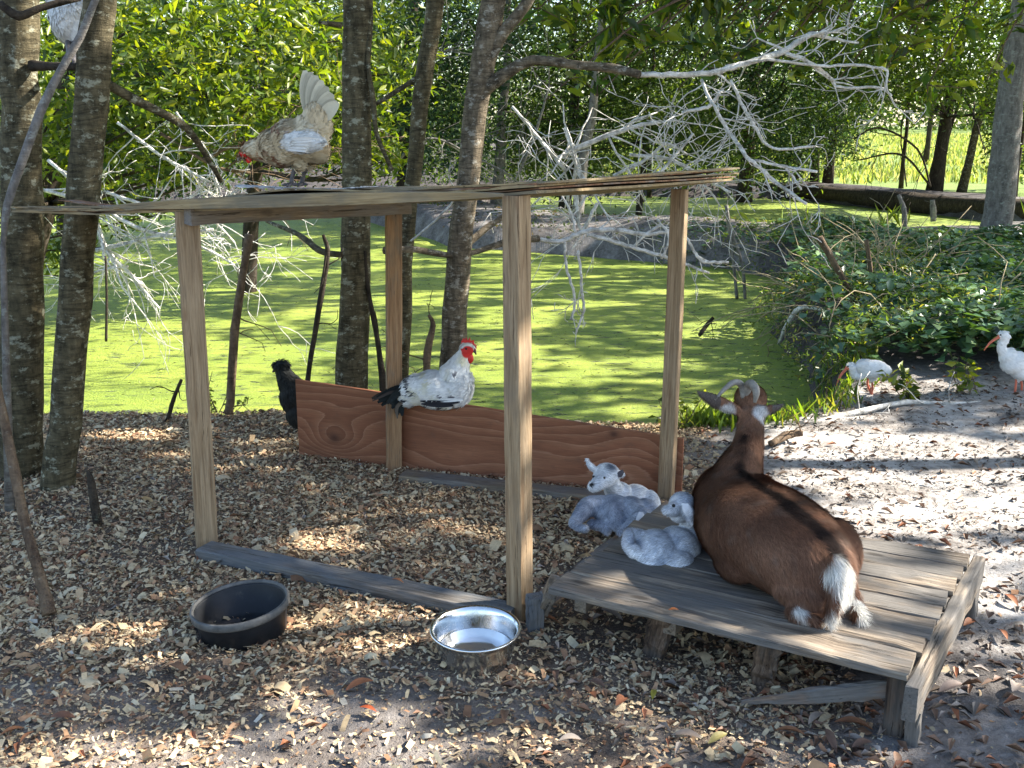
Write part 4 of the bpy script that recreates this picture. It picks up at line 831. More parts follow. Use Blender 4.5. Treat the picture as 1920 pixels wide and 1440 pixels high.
# ------------------------------------------------------------------ sticks, stakes, dead branches
def stick(name, label, pts, mat, twigs=0, seed=0, cat="stick", rough=0.12):
    Q = curve(np.array([[*at(u, v, y), r * px(y)] for u, v, y, r in pts]), 16); mb = MB(); V, F = tube(Q[:, :3], Q[:, 3], 8, rough, seed); mb.add(V, F)
    r = np.random.default_rng(seed)
    for k in range(twigs):
        i = int(r.integers(2, len(Q) - 1)); grow(mb, Q[i, :3], r.normal(size=3) * [1, 0.6, 0.7] + [0, 0, 0.3], r.uniform(0.08, 0.22), 0.004, 1, r, fork=2)
    return tag(mb.build(name, mat), label, cat)
stick("upright_stick", "crooked brown stick with a broken top behind the front left post", [(428, 775, 5.3, 9), (433, 740, 5.3, 8), (440, 620, 5.3, 8), (455, 520, 5.3, 7), (468, 440, 5.3, 8)], TWIG, 4, 1)
stick("upright_stick", "thin dark sapling left of the mossy trunk, growing behind the panel", [(572, 780, 5.2, 6), (580, 690, 5.2, 5), (598, 580, 5.2, 5), (614, 478, 5.2, 5), (606, 440, 5.2, 3)], BARK_D, 3, 2)
stick("upright_stick", "thin dark curved stem right of the mossy trunk", [(722, 790, 5.3, 10), (718, 720, 5.3, 7), (708, 640, 5.3, 5), (690, 540, 5.3, 4), (684, 470, 5.3, 3)], BARK_D, 2, 3)
stick("upright_stick", "short forked snag behind the perched rooster", [(798, 790, 5.3, 7), (800, 690, 5.3, 7), (803, 650, 5.3, 7), (812, 610, 5.3, 5), (804, 590, 5.3, 3)], TWIG, 3, 4)
stick("upright_stick", "short twig leaning from the bank between the left trunks and front post", [(312, 795, 5.2, 4), (325, 750, 5.2, 4), (340, 712, 5.2, 3)], BARK_D, 2, 5)
stick("leaning_stick", "rusty brown stick leaning in from the lower left edge", [(92, 1152, 2.95, 15), (78, 1090, 3.0, 11), (45, 970, 3.05, 10), (15, 820, 3.15, 9), (-15, 690, 3.2, 8)], TWIG, 0, 6)
stick("stake", "short dark pointed stake stuck in the shavings at left", [(183, 982, 3.72, 9), (178, 950, 3.74, 9), (170, 900, 3.76, 7), (164, 882, 3.77, 3)], BARK_D, 0, 7)
stick("fallen_branch", "bleached branch lying along the pond edge below the ibises", [(1430, 812, 5.15, 3), (1500, 800, 5.2, 5), (1580, 780, 5.3, 6), (1640, 765, 5.35, 5), (1700, 754, 5.5, 5), (1780, 757, 5.5, 3.5), (1900, 752, 5.6, 3)], DEAD, 5, 8, "branch")
stick("fallen_branch", "brown broken branch on the sand near the goat's head", [(1445, 832, 4.75, 6), (1480, 815, 4.85, 8), (1505, 812, 4.85, 6)], TWIG, 2, 9, "branch")
stick("hanging_twig", "straight thin twig dangling over the pond near the leaning trunk", [(199, 640, 6.5, 2.5), (200, 560, 6.5, 2.5), (198, 480, 6.5, 2)], BARK_D, 0, 10, "twig")
stick("upright_stick", "leaning bare pole rising from the ivy", [(1620, 600, 8.2, 4), (1590, 540, 8.2, 5), (1562, 490, 8.2, 6), (1536, 445, 8.2, 6)], TWIG, 2, 11)
stick("upright_stick", "thin straight pole in the ivy", [(1638, 560, 9, 4), (1632, 500, 9, 4), (1624, 450, 9, 4)], TWIG, 1, 12)
stick("upright_stick", "pale stub standing in the second pond", [(1750, 415, 18, 5), (1750, 395, 18, 6), (1748, 375, 18, 4)], BARK_G, 1, 13)
stick("upright_stick", "forked pale snag standing in the second pond", [(1696, 425, 17, 5), (1695, 395, 17, 5), (1685, 365, 17, 3)], BARK_G, 2, 14)
stick("arched_cane", "arching bare cane dipping into the duckweed", [(1460, 645, 8.4, 3), (1475, 610, 8.3, 4), (1500, 578, 8.2, 5), (1540, 580, 8.1, 4), (1600, 600, 8.0, 3)], DEAD, 2, 15, "cane")
stick("bare_pole", "slim grey pole standing at the far pond edge right of the roof", [(1382, 560, 11, 3), (1374, 480, 11, 3), (1362, 385, 11, 3)], BARK_G, 2, 16)
stick("bare_pole", "slim grey pole leaning beside another at the far pond edge", [(1398, 575, 11, 3), (1392, 500, 11, 3), (1370, 430, 11, 3)], BARK_G, 1, 17)
stick("floating_twig", "dark forked twig floating on the duckweed right of the shelter", [(1312, 628, 8.7, 4), (1325, 610, 8.8, 4), (1338, 595, 8.8, 3)], BARK_D, 3, 18, "twig")

def dead_limb(name, label, paths, seed, ntw, tl, dens=1.0, mat=DEAD, yf=0.6):
    t = MB(); r = np.random.default_rng(seed)
    for pth in paths:
        Q = curve(np.array([[*at(u, v, y), rr * 0.62 * px(y)] for u, v, y, rr in pth]), max(8, 5 * len(pth)))
        Q[1:-1, :3] += r.normal(size=(len(Q) - 2, 3)) * 0.0022
        V, F = tube(Q[:, :3], Q[:, 3], 6, 0.12, seed); t.add(V, F)
        for k in range(int(ntw * 0.62 * len(pth) / 4)):
            i = int(r.integers(1, len(Q))); dd = r.normal(size=3); dd[1] *= yf; dd[2] -= 0.15; tn = Q[i, :3] - Q[i - 1, :3]; tn /= np.linalg.norm(tn) + 1e-9
            grow(t, Q[i, :3], tn * 0.8 + dd * 0.6, tl * r.uniform(0.4, 1.25), max(0.003, Q[i, 3] * 0.5), 2, r, wob=0.17, fork=2, minr=0.0021, yflat=yf, spread=1.1)
    return tag(t.build(name, mat), label, "dead branch")
dead_limb("dead_branch", "long bleached branch arching right from the forked trunk with a fan of white twigs", [
    [(1195, 140, 5.3, 7), (1270, 140, 5.35, 8), (1340, 135, 5.4, 8), (1400, 118, 5.4, 8), (1470, 95, 5.5, 9), (1520, 66, 5.5, 8), (1560, 72, 5.6, 5), (1610, 80, 5.6, 3)],
    [(1470, 98, 5.5, 6), (1520, 118, 5.5, 6), (1560, 150, 5.6, 6), (1575, 163, 5.6, 4), (1650, 165, 5.6, 4), (1672, 180, 5.6, 3)],
    [(1360, 125, 5.4, 4), (1440, 112, 5.4, 4), (1540, 124, 5.5, 4), (1610, 122, 5.5, 4), (1662, 132, 5.5, 4), (1662, 165, 5.5, 3), (1680, 200, 5.5, 3)],
    [(1315, 150, 5.4, 5), (1333, 190, 5.3, 5), (1365, 245, 5.3, 6), (1400, 292, 5.2, 6), (1430, 320, 5.2, 6), (1460, 345, 5.2, 5), (1512, 382, 5.1, 5)],
    [(1370, 150, 5.4, 4), (1392, 195, 5.4, 5), (1420, 245, 5.4, 5), (1450, 278, 5.4, 4), (1525, 275, 5.4, 4)],
    [(1355, 165, 5.4, 4), (1335, 195, 5.4, 5), (1310, 205, 5.4, 5), (1278, 210, 5.4, 4)],
    [(1415, 300, 5.2, 4), (1470, 312, 5.2, 4), (1532, 322, 5.2, 4)], [(1474, 316, 5.2, 4), (1490, 335, 5.2, 4), (1502, 356, 5.2, 3)]], 41, 7, 0.22)
dead_limb("dead_branch", "tangle of white twigs hanging behind the right half of the roof", [
    [(1040, 300, 6.4, 6), (1100, 270, 6.4, 8), (1180, 240, 6.4, 7), (1240, 228, 6.4, 5)], [(1060, 240, 6.5, 6), (1080, 300, 6.4, 8), (1100, 340, 6.3, 8), (1180, 350, 6.3, 6), (1240, 320, 6.3, 5), (1300, 250, 6.3, 4)],
    [(960, 200, 6.4, 4), (1010, 260, 6.4, 5), (1060, 320, 6.4, 6)], [(1120, 380, 6.3, 5), (1090, 430, 6.3, 5), (1080, 350, 6.3, 5)], [(1180, 290, 6.4, 5), (1260, 300, 6.4, 5), (1330, 340, 6.4, 4), (1370, 360, 6.3, 4)],
    [(1150, 330, 6.4, 5), (1210, 300, 6.4, 5), (1250, 270, 6.4, 4), (1290, 290, 6.4, 3)]], 42, 16, 0.38)
dead_limb("dead_branch", "bleached branch reaching over the pond between the two right posts", [
    [(1000, 448, 5.6, 6), (1055, 452, 5.6, 7), (1100, 432, 5.6, 7), (1160, 432, 5.6, 7), (1215, 440, 5.6, 6), (1262, 432, 5.6, 4)],
    [(1100, 440, 5.6, 6), (1150, 452, 5.6, 6), (1200, 468, 5.6, 6), (1255, 485, 5.6, 5), (1330, 512, 5.6, 4)], [(1185, 465, 5.6, 4), (1210, 440, 5.6, 4), (1240, 420, 5.6, 4)],
    [(1240, 485, 5.6, 4), (1255, 445, 5.6, 4), (1232, 410, 5.6, 3)], [(1300, 470, 5.6, 5), (1320, 490, 5.6, 5), (1366, 492, 5.6, 4)], [(1285, 440, 5.6, 4), (1300, 470, 5.6, 4)],
    [(1060, 452, 5.6, 4), (1062, 500, 5.6, 4), (1078, 560, 5.6, 4), (1070, 600, 5.6, 4)], [(1084, 470, 5.6, 4), (1090, 540, 5.6, 4), (1094, 580, 5.6, 4), (1080, 625, 5.6, 3)], [(1080, 440, 5.6, 4), (1070, 400, 5.6, 4), (1050, 360, 5.6, 3)]], 43, 4, 0.14)
dead_limb("dead_branch", "short bleached branch angling up left of the front right post", [[(770, 452, 5.6, 3), (815, 415, 5.6, 3), (850, 378, 5.6, 3), (862, 360, 5.6, 2)]], 44, 2, 0.1)
dead_limb("dead_branch", "pale brush pile dipping into the pond left of the front left post", [
    [(60, 350, 7.4, 5), (160, 385, 7.4, 7), (200, 470, 7.4, 9), (240, 510, 7.4, 6), (300, 580, 7.4, 4)], [(180, 470, 7.4, 7), (240, 455, 7.4, 6), (320, 445, 7.4, 5), (420, 485, 7.4, 4), (460, 520, 7.4, 3)],
    [(90, 300, 7.4, 5), (210, 400, 7.4, 6), (300, 440, 7.4, 6), (400, 430, 7.4, 4)], [(200, 360, 7.5, 5), (290, 390, 7.5, 5), (380, 400, 7.5, 4), (440, 455, 7.5, 3)], [(220, 230, 7.5, 4), (300, 290, 7.5, 5), (400, 345, 7.5, 4)],
    [(240, 500, 7.4, 5), (200, 505, 7.4, 5), (150, 520, 7.4, 3)], [(330, 210, 7.6, 4), (380, 280, 7.6, 4), (410, 350, 7.6, 3)]], 45, 22, 0.40)
dead_limb("dead_branch", "bare grey twigs behind the speckled hen's head", [[(380, 300, 8, 5), (440, 275, 8, 5), (520, 285, 8, 4), (620, 260, 8, 3)], [(300, 250, 8, 5), (400, 310, 8, 5), (470, 325, 8, 4)]], 46, 16, 0.42, mat=TWIG)
dead_limb("dead_branch", "grey bare twigs in the gap between mossy and forked trunks", [[(700, 150, 12, 3), (760, 130, 12, 4), (850, 90, 12, 3)], [(720, 330, 12, 3), (800, 260, 12, 4), (900, 300, 12, 3), (960, 330, 12, 3)], [(960, 350, 12, 3), (1000, 260, 12, 4), (1030, 160, 12, 3)]], 47, 18, 0.8, mat=BARK_G)
dead_limb("dead_branch", "arching dark bare shrub in front of the bright field", [[(1745, 350, 22, 3), (1720, 280, 22, 3), (1650, 240, 22, 3), (1600, 260, 22, 2)], [(1745, 350, 22, 3), (1690, 290, 22, 3), (1610, 300, 22, 2)], [(1700, 350, 22, 2), (1690, 240, 22, 2), (1720, 160, 22, 2)]], 48, 10, 0.9, mat=BARK_D)
# levee log
mb = MB(); Q = curve([(5.0, 29.0, -0.1), (6.9, 26.7, -0.08), (8.3, 23.0, -0.10), (9.8, 19.8, -0.10), (11.6, 17.6, -0.12)], 16); V, F = tube(Q, np.linspace(0.14, 0.24, len(Q)) * (1 + 0.12 * np.sin(np.arange(len(Q)) * 1.7)), 12, 0.2, 3); mb.add(V, F)
tag(mb.build("fallen_log", BARK_D), "long dark fallen log along the far edge of the second pond", "log")

def flecks():
    r = np.random.default_rng(61); n = 5000; x = r.uniform(-7, 4, n); y = 5.6 * (22 / 5.6) ** r.uniform(0, 1, n); k = (sdf_poly(x, y, POND1) > 0.1) & (vnoise(x, y, 1.5, 8) > 0.3); x, y = x[k], y[k]; n = len(x)
    D = np.column_stack([r.normal(size=n), r.normal(size=n) * 0.5, r.normal(size=n) * 0.05])
    o = leaves_mesh("pond_flecks", np.column_stack([x, y, np.full(n, WATER + 0.012)]), 0.035, LEAFD, None, [(0.05, 0.04, 0.025), (0.10, 0.09, 0.04), (0.03, 0.05, 0.02), (0.25, 0.22, 0.15)], 0.16, D=D, seed=62, flat=0.5)
    tag(o, "bits of twig and leaf floating on the duckweed", "debris", kind="stuff")
flecks()

# ------------------------------------------------------------------ ivy, bramble, grass
def ring_w(x, y): return np.clip(np.maximum(x - (2.05 + 0.14 * np.clip(y - 6, 0, 20)), 0) / 0.5, 0, 1)
rv = np.random.default_rng(14)
def ground_leaves(name, label, n, xr, yr, wfn, hmax, size, mat, pal, seed, flat=0.6, aspect=0.8, cat="ground cover"):
    r = np.random.default_rng(seed); x = r.uniform(*xr, n); y = yr[0] * (yr[1] / yr[0]) ** r.uniform(0, 1, n); k = r.uniform(size=n) < wfn(x, y); x, y = x[k], y[k]
    hm = hmax * np.clip((16.0 - y) / 8.0, 0.16, 1) * (0.25 + 1.1 * vnoise(x, y, 1.4, seed) * (0.5 + vnoise(x, y, 4.0, seed + 1)))
    z = np.maximum(height(x, y), WATER) + hm * r.uniform(0.1, 1, len(x)) ** 0.6
    o = leaves_mesh(name, np.column_stack([x, y, z]), size, mat, None, pal, aspect, seed=seed, flat=flat, up=0.1); return tag(o, label, cat, kind="stuff")
def ivyw(x, y): return (sdf_poly(x, y, POND1) < 0.12) * (sdf_poly(x, y, POND2) < 0.1) * np.clip((x - (1.9 + 0.0 * y)) / 0.5, 0, 1) * np.clip((y - (5.98 + 0.10 * (x - 2) - 0.6 * (vnoise(x, y, 1.5, 2) - 0.5))) / 0.35, 0, 1) * (y < 14.2)
ground_leaves("ivy", "dark green ivy and vines carpeting the bank right of the pond", 75000, (1.8, 10.5), (5.9, 17), lambda x, y: ivyw(x, y) * (0.35 + 0.65 * np.clip((x - 2.2 - 0.18 * (y - 6)) / 0.6, 0, 1)) * (x < 3.2 + 0.62 * y), 0.38, 0.09, IVY, [(0.06, 0.13, 0.065), (0.08, 0.16, 0.085), (0.045, 0.10, 0.05), (0.09, 0.165, 0.065), (0.13, 0.20, 0.09)], 51)
ground_leaves("low_weeds", "mixed low weeds at the pond's right bank", 26000, (1.5, 5.5), (5.6, 14.5), lambda x, y: (sdf_poly(x, y, POND1) < 0.34) * (sdf_poly(x, y, POND1) > -1.2) * (x > 1.9) * (y > 6.3) * 0.8, 0.34, 0.05, LEAF, [(0.12, 0.17, 0.06), (0.09, 0.14, 0.05), (0.19, 0.19, 0.09), (0.06, 0.11, 0.04)], 52, flat=0.1, aspect=0.3)
ground_leaves("bank_weeds", "sparse weeds and dry leaves on the dark soil banks between the ponds", 9000, (-4, 6.5), (12.5, 21), lambda x, y: (np.maximum(sdf_poly(x, y, POND1), sdf_poly(x, y, POND2)) < 0) * np.where(vnoise(x, y, 1.2, 31) > 0.5, 0.7, 0.06), 0.22, 0.07, LEAF_DULL, [(0.09, 0.12, 0.04), (0.12, 0.09, 0.06), (0.06, 0.09, 0.03)], 53, flat=0.2, aspect=0.5)
def grass(name, label, n, xr, yr, wfn, hh, seed, pal):
    r = np.random.default_rng(seed); x = r.uniform(*xr, n); y = r.uniform(*yr, n); k = r.uniform(size=n) < wfn(x, y); x, y = x[k], y[k]; z = height(x, y)
    D = np.column_stack([r.normal(size=len(x)) * 0.3, r.normal(size=len(x)) * 0.3, np.ones(len(x))])
    o = leaves_mesh(name, np.column_stack([x, y, z + hh * 0.4]), hh, LEAF, None, pal, 0.07, D=D, seed=seed); return tag(o, label, "grass", kind="stuff")
def shore(x, y): s = sdf_poly(x, y, POND1); return (s > -0.22) * (s < 0.12) * (y < 7.5)
grass("shore_grass", "short green grass tufts along the near pond edge", 2600, (0.9, 2.6), (5.0, 7.2), lambda x, y: shore(x, y) * (vnoise(x, y, 5, 3) > 0.35), 0.11, 3, [(0.12, 0.20, 0.04), (0.16, 0.24, 0.05), (0.20, 0.22, 0.08)])
grass("shore_grass", "few weeds behind the end of the plywood panel", 260, (0.9, 1.3), (5.1, 5.4), lambda x, y: shore(x, y) + 0, 0.17, 4, [(0.16, 0.24, 0.05), (0.20, 0.28, 0.06)])
grass("pond_reeds", "thin green reeds standing in the second pond", 900, (3, 8.8), (16, 19.5), lambda x, y: (vnoise(x, y, 1.6, 6) > 0.55) + 0.0, 0.45, 6, [(0.16, 0.22, 0.05), (0.12, 0.18, 0.04)])
mb = MB(); r = np.random.default_rng(19)
for k in range(320):
    x = r.uniform(2.1, 4.4); y = r.uniform(6.6, 11.5)
    if sdf_poly(np.array([x]), np.array([y]), POND1)[0] > 0.25 or x > 2.6 + 0.32 * (y - 5): continue
    P, _ = kink((x, y, float(height(x, y)) + 0.02), (r.normal(), r.normal() * 0.5, 0.5), r.uniform(0.4, 1.1), 6, 0.22, r, -0.13); V, F = tube(P, np.linspace(0.006, 0.003, 7), 4, 0.1, k); mb.add(V, F)
tag(mb.build("bramble", CANE), "tangle of thin dry canes at the pond's right bank", "bramble", kind="stuff")
def weed(name, label, base, n, hh, seed, size=0.06, pal=LIME):
    r = np.random.default_rng(seed); g = np.array([base[0], base[1], float(height(base[0], base[1]))]); t = root(name, g, label, "plant"); mb = MB(); C = []; D = []
    for k in range(n):
        P, _ = kink(g + [r.normal() * 0.03, r.normal() * 0.03, 0], (r.normal() * 0.5, r.normal() * 0.5, 1), hh * r.uniform(0.5, 1), 5, 0.15, r); V, F = tube(P, np.linspace(0.003, 0.0015, 6), 4); mb.add(V, F)
        for m in range(9): i = r.integers(1, 6); d = r.normal(size=3); d[2] *= 0.3; d /= np.linalg.norm(d); C.append(P[i] + d * size * 0.5); D.append(d)
    mb.build("stem", TWIG, t); leaves_mesh("leaf_spray", np.array(C), size, LEAF, t, pal, 0.5, D=np.array(D), seed=seed)["kind"] = "stuff"
for i, (u, v_, n, hh, sz, lab) in enumerate([(405, 770, 9, 0.30, 0.035, "small leafy weed at the foot of the front left post's far side"), (1290, 800, 6, 0.22, 0.06, "bright weed behind the right end of the panel"), (1705, 748, 7, 0.20, 0.07, "broad leaved weed under the feeding ibis"),
                                      (1800, 745, 6, 0.26, 0.06, "sunlit weed between the two ibises"), (1560, 770, 4, 0.2, 0.03, "wispy weed left of the feeding ibis")]):
    g = gp(u, v_, 0.0); weed("weed", lab, g, n, hh, 300 + i, sz)

# ------------------------------------------------------------------ animals
def ball(mb, c, r, rot=None, n=16):
    a = np.linspace(0, math.pi, n); b = np.linspace(0, 2 * math.pi, 2 * n, endpoint=False); V = [(0, 0, 1)]
    for x in a[1:-1]:
        for y in b: V.append((math.sin(x) * math.cos(y), math.sin(x) * math.sin(y), math.cos(x)))
    V.append((0, 0, -1)); V = np.array(V) * np.asarray(r if np.ndim(r) else (r, r, r)); m = 2 * n; F = []
    if rot is not None: V = V @ np.array(Matrix.Rotation(rot[1], 3, rot[0])).T
    for j in range(m): F.append((0, 1 + j, 1 + (j + 1) % m)); 
    for i in range(n - 3):
        for j in range(m): k = (j + 1) % m; F.append((1 + i * m + j, 1 + (i + 1) * m + j, 1 + (i + 1) * m + k, 1 + i * m + k))
    e = len(V) - 1
    for j in range(m): F.append((e, 1 + (n - 3) * m + (j + 1) % m, 1 + (n - 3) * m + j))
    mb.add(V + np.asarray(c), F)
def limb(mb, pts, flat=None):
    P = np.array(pts, float); Q = curve(P, 6 * (len(P) - 1)) if len(P) > 2 else curve(P, 6)
    for q in Q: pass
    V, F = tube(Q[:, :3], Q[:, 3], 12)
    if flat: # squash along a direction
        d = np.asarray(flat[0]) / np.linalg.norm(flat[0]); ctr = np.repeat(Q[:, :3], 12, 0); o = V - ctr; V = ctr + o - np.outer(o @ d, d) * (1 - flat[1])
    mb.add(V, F); ball(mb, Q[0, :3], Q[0, 3] * 0.98, n=8) if not flat else None; ball(mb, Q[-1, :3], Q[-1, 3] * 0.98, n=8) if not flat else None
def fuse(name, mb, voxel, smooth, colfn, mat, parent):
    o = mb.build(name, mat, None); md = o.modifiers.new("r", 'REMESH'); md.mode = 'VOXEL'; md.voxel_size = voxel
    sm = o.modifiers.new("s", 'SMOOTH'); sm.factor = 0.5; sm.iterations = smooth
    bpy.context.view_layer.update(); dg = bpy.context.evaluated_depsgraph_get(); me = bpy.data.meshes.new_from_object(o.evaluated_get(dg)); o.modifiers.clear(); old = o.data; o.data = me; bpy.data.meshes.remove(old)
    me.materials.clear(); me.materials.append(mat); n = len(me.vertices); co = np.empty(n * 3, dtype=np.float32); me.vertices.foreach_get("co", co); co = co.reshape(-1, 3)
    no = np.empty(n * 3, dtype=np.float32); me.vertices.foreach_get("normal", no); no = no.reshape(-1, 3)
    c = np.ones((n, 4), dtype=np.float32); c[:, :3] = colfn(co, no); a = me.color_attributes.new("col", 'FLOAT_COLOR', 'POINT'); a.data.foreach_set("color", c.ravel())
    me.polygons.foreach_set("use_smooth", np.ones(len(me.polygons), dtype=bool)); adopt(o, parent); return o
def coat(name, body, parent, n, length, width, flow, colfn, mat, seed=0, lift=0.35, jitter=0.3, drop=0.0, kind=2, mask=None, varc=0.25):
    """fur blades (kind 1) or feathers (kind 2) lying on a body along a flow direction"""
    me = body.data; me.calc_loop_triangles(); T = np.empty(len(me.loop_triangles) * 3, dtype=np.int32); me.loop_triangles.foreach_get("vertices", T); T = T.reshape(-1, 3)
    co = np.empty(len(me.vertices) * 3, dtype=np.float32); me.vertices.foreach_get("co", co); co = co.reshape(-1, 3).astype(float)
    no = np.empty(len(me.vertices) * 3, dtype=np.float32); me.vertices.foreach_get("normal", no); no = no.reshape(-1, 3).astype(float)
    r = np.random.default_rng(seed); A, B, C = co[T[:, 0]], co[T[:, 1]], co[T[:, 2]]; ar = np.linalg.norm(np.cross(B - A, C - A), axis=1); i = r.choice(len(T), n, p=ar / ar.sum())
    u, v = r.uniform(size=n), r.uniform(size=n); fl = u + v > 1; u[fl], v[fl] = 1 - u[fl], 1 - v[fl]; w = 1 - u - v
    P = A[i] * w[:, None] + B[i] * u[:, None] + C[i] * v[:, None]; Nn = no[T[i, 0]] * w[:, None] + no[T[i, 1]] * u[:, None] + no[T[i, 2]] * v[:, None]; Nn /= np.linalg.norm(Nn, axis=1)[:, None] + 1e-9
    if mask is not None: k = mask(P); P, Nn = P[k], Nn[k]
    n = len(P); D = flow(P, Nn) + r.normal(size=(n, 3)) * jitter; D -= Nn * np.sum(D * Nn, 1)[:, None]; D /= np.linalg.norm(D, axis=1)[:, None] + 1e-9
    S = np.cross(D, Nn); L = (length(P) if callable(length) else length) * r.uniform(0.7, 1.25, n); L = L[:, None]; W = width * r.uniform(0.7, 1.3, n)[:, None]
    c = colfn(P, Nn) * r.uniform(1 - varc, 1 + varc, (n, 1))
    if kind == 1:
        V = np.stack([P - S * W / 2, P + S * W / 2, P + D * L + Nn * L * lift], 1).reshape(-1, 3); b = np.arange(n) * 3; F = np.stack([b, b + 1, b + 2], 1); cc = np.repeat(c, 3, 0)
    else:
        h = Nn * 0.0015; V = np.stack([P + h * 0.3, P + D * L * 0.55 + S * W / 2 + h + Nn * L * lift * 0.5, P + D * L + h + Nn * L * lift * 0.6, P + D * L * 0.55 - S * W / 2 + h + Nn * L * lift * 0.5], 1).reshape(-1, 3)
        b = np.arange(n) * 4; F = np.stack([b, b + 1, b + 2, b, b + 2, b + 3], 1).reshape(-1, 3); cc = np.repeat(c, 4, 0)
    m = body.parent.matrix_basis
    o = mesh_np(name, V, F, mat, parent, cc); o["kind"] = "stuff"; return o
FUR = mat_vcol("fur", 0.75, 0.18, 40, 0.15); SKIN = mat_vcol("hide", 0.8, 0.15, 60, 0.15); FEATH = mat_vcol("feather", 0.7, 0.25, 50, 0.12)
HORN = mat_plain("horn", (0.24, 0.22, 0.19), 0.5, 0.4, 0.35, 60); EYE = mat_plain("eye_dark", (0.01, 0.008, 0.007), 0.3, 0.4); REDC = mat_plain("comb_red", (0.62, 0.025, 0.02), 0.5, 0.4, 0.2, 80)
BEAK = mat_plain("beak", (0.06, 0.045, 0.04), 0.4, 0.4, 0.2); LEGB = mat_plain("dark_leg", (0.09, 0.08, 0.08), 0.6, 0.3, 0.3, 80); IBR = mat_plain("ibis_red", (0.62, 0.16, 0.09), 0.5, 0.4, 0.15)
HOOF = mat_plain("hoof", (0.1, 0.08, 0.07), 0.6, 0.3)
def lerpc(a, b, t): t = np.clip(t, 0, 1)[:, None]; return np.asarray(a) * (1 - t) + np.asarray(b) * t
def n3(P, s, seed=0): return 0.5 * vnoise(P[:, 0] + P[:, 2] * 0.7, P[:, 1] - P[:, 2] * 0.6, s, seed) + 0.5 * vnoise(P[:, 2] + P[:, 1] * 0.3, P[:, 0] - P[:, 1] * 0.8, s, seed + 3)
def polyd(P, pts):
    d = np.full(len(P), 9.0); s = np.zeros(len(P)); pts = np.asarray(pts, float)
    for i in range(len(pts) - 1):
        e = pts[i + 1] - pts[i]; t = np.clip(((P - pts[i]) @ e) / (e @ e), 0, 1); dd = np.linalg.norm(P - pts[i] - t[:, None] * e, axis=1); k = dd < d; d = np.where(k, dd, d); s = np.where(k, i + t, s)
    return d, s
def pb(mb, u, v, y, ru, rv, ry, rot=None): ball(mb, at(u, v, y), (ru * px(y), ry, rv * px(y)), rot)
def pl_(mb, pts, flat=None): limb(mb, [[*at(u, v, y), r * px(y)] for u, v, y, r in pts], flat)

# ---- the brown goat
GO = (0.03, 0.0, 0.0)
goat = root("goat", (0.75, 2.9, 0.2), "brown horned goat with a white rump lying on the platform with its back to us", "goat")
gm = MB()
SPINE = [(0.785, 3.44, 0.64), (0.765, 3.33, 0.56), (0.72, 3.22, 0.485), (0.682, 3.10, 0.448), (0.712, 2.92, 0.452), (0.765, 2.78, 0.436), (0.83, 2.65, 0.385), (0.865, 2.575, 0.315)]
def loft(mb, secs, n=28):
    Q = curve(np.array(secs, float), 40); T = np.gradient(Q[:, :3], axis=0); T[:, 2] = 0; T /= np.linalg.norm(T, axis=1)[:, None]; a = np.linspace(0, 2 * math.pi, n, endpoint=False); V = []; F = []
    for q, t in zip(Q, T):
        sdv = np.array([-t[1], t[0], 0]); w = np.sign(np.cos(a)) * np.abs(np.cos(a)) ** 0.9; V.append(q[:3] + np.outer(w * q[3], sdv) + np.outer(np.sin(a) * q[4], [0, 0, 1]))
    for i in range(len(Q) - 1):
        for j in range(n): k = (j + 1) % n; F.append((i * n + j, i * n + k, (i + 1) * n + k, (i + 1) * n + j))
    F.append(tuple(range(n))[::-1]); F.append(tuple((len(Q) - 1) * n + j for j in range(n))); mb.add(np.concatenate(V), F)
loft(gm, [(0.705, 3.29, 0.335, 0.03, 0.03), (0.705, 3.25, 0.335, 0.085, 0.08), (0.708, 3.17, 0.325, 0.128, 0.118), (0.722, 3.05, 0.322, 0.160, 0.124), (0.748, 2.92, 0.325, 0.184, 0.130), (0.795, 2.80, 0.322, 0.170, 0.126), (0.835, 2.70, 0.308, 0.135, 0.115), (0.855, 2.625, 0.295, 0.088, 0.092), (0.862, 2.585, 0.285, 0.035, 0.045)])
for c, r in (((0.905, 2.79, 0.315), (0.062, 0.11, 0.088)), ((0.625, 3.15, 0.275), (0.055, 0.09, 0.07)), ((0.80, 2.66, 0.255), (0.11, 0.09, 0.055)), ((0.625, 2.86, 0.26), (0.06, 0.12, 0.06))): ball(gm, np.add(c, GO), r)
limb(gm, [(*np.add(SPINE[i], GO) - np.array([0, 0, 0.034]), r) for i, r in ((2, 0.050), (3, 0.044), (4, 0.036), (5, 0.036), (6, 0.036))])
limb(gm, [(0.705, 3.13, 0.36, 0.102), (0.738, 3.20, 0.42, 0.074), (0.775, 3.27, 0.47, 0.052), (0.80, 3.35, 0.525, 0.043), (0.812, 3.41, 0.575, 0.047)])
ball(gm, (0.815, 3.435, 0.595), (0.055, 0.065, 0.050)); limb(gm, [(0.815, 3.46, 0.59, 0.046), (0.822, 3.54, 0.555, 0.034), (0.825, 3.60, 0.535, 0.027)])
limb(gm, [(0.775, 3.24, 0.42, 0.038), (0.805, 3.33, 0.49, 0.030)])
# ears
pl_(gm, [(1384, 768, 3.37, 12), (1354, 758, 3.36, 15), (1330, 746, 3.35, 13), (1304, 732, 3.34, 3)], ((0.3, 1, 0.3), 0.5))
pl_(gm, [(1412, 772, 3.36, 13), (1434, 770, 3.35, 13), (1456, 764, 3.34, 9), (1474, 756, 3.33, 3)], ((-0.3, 1, 0.3), 0.5))
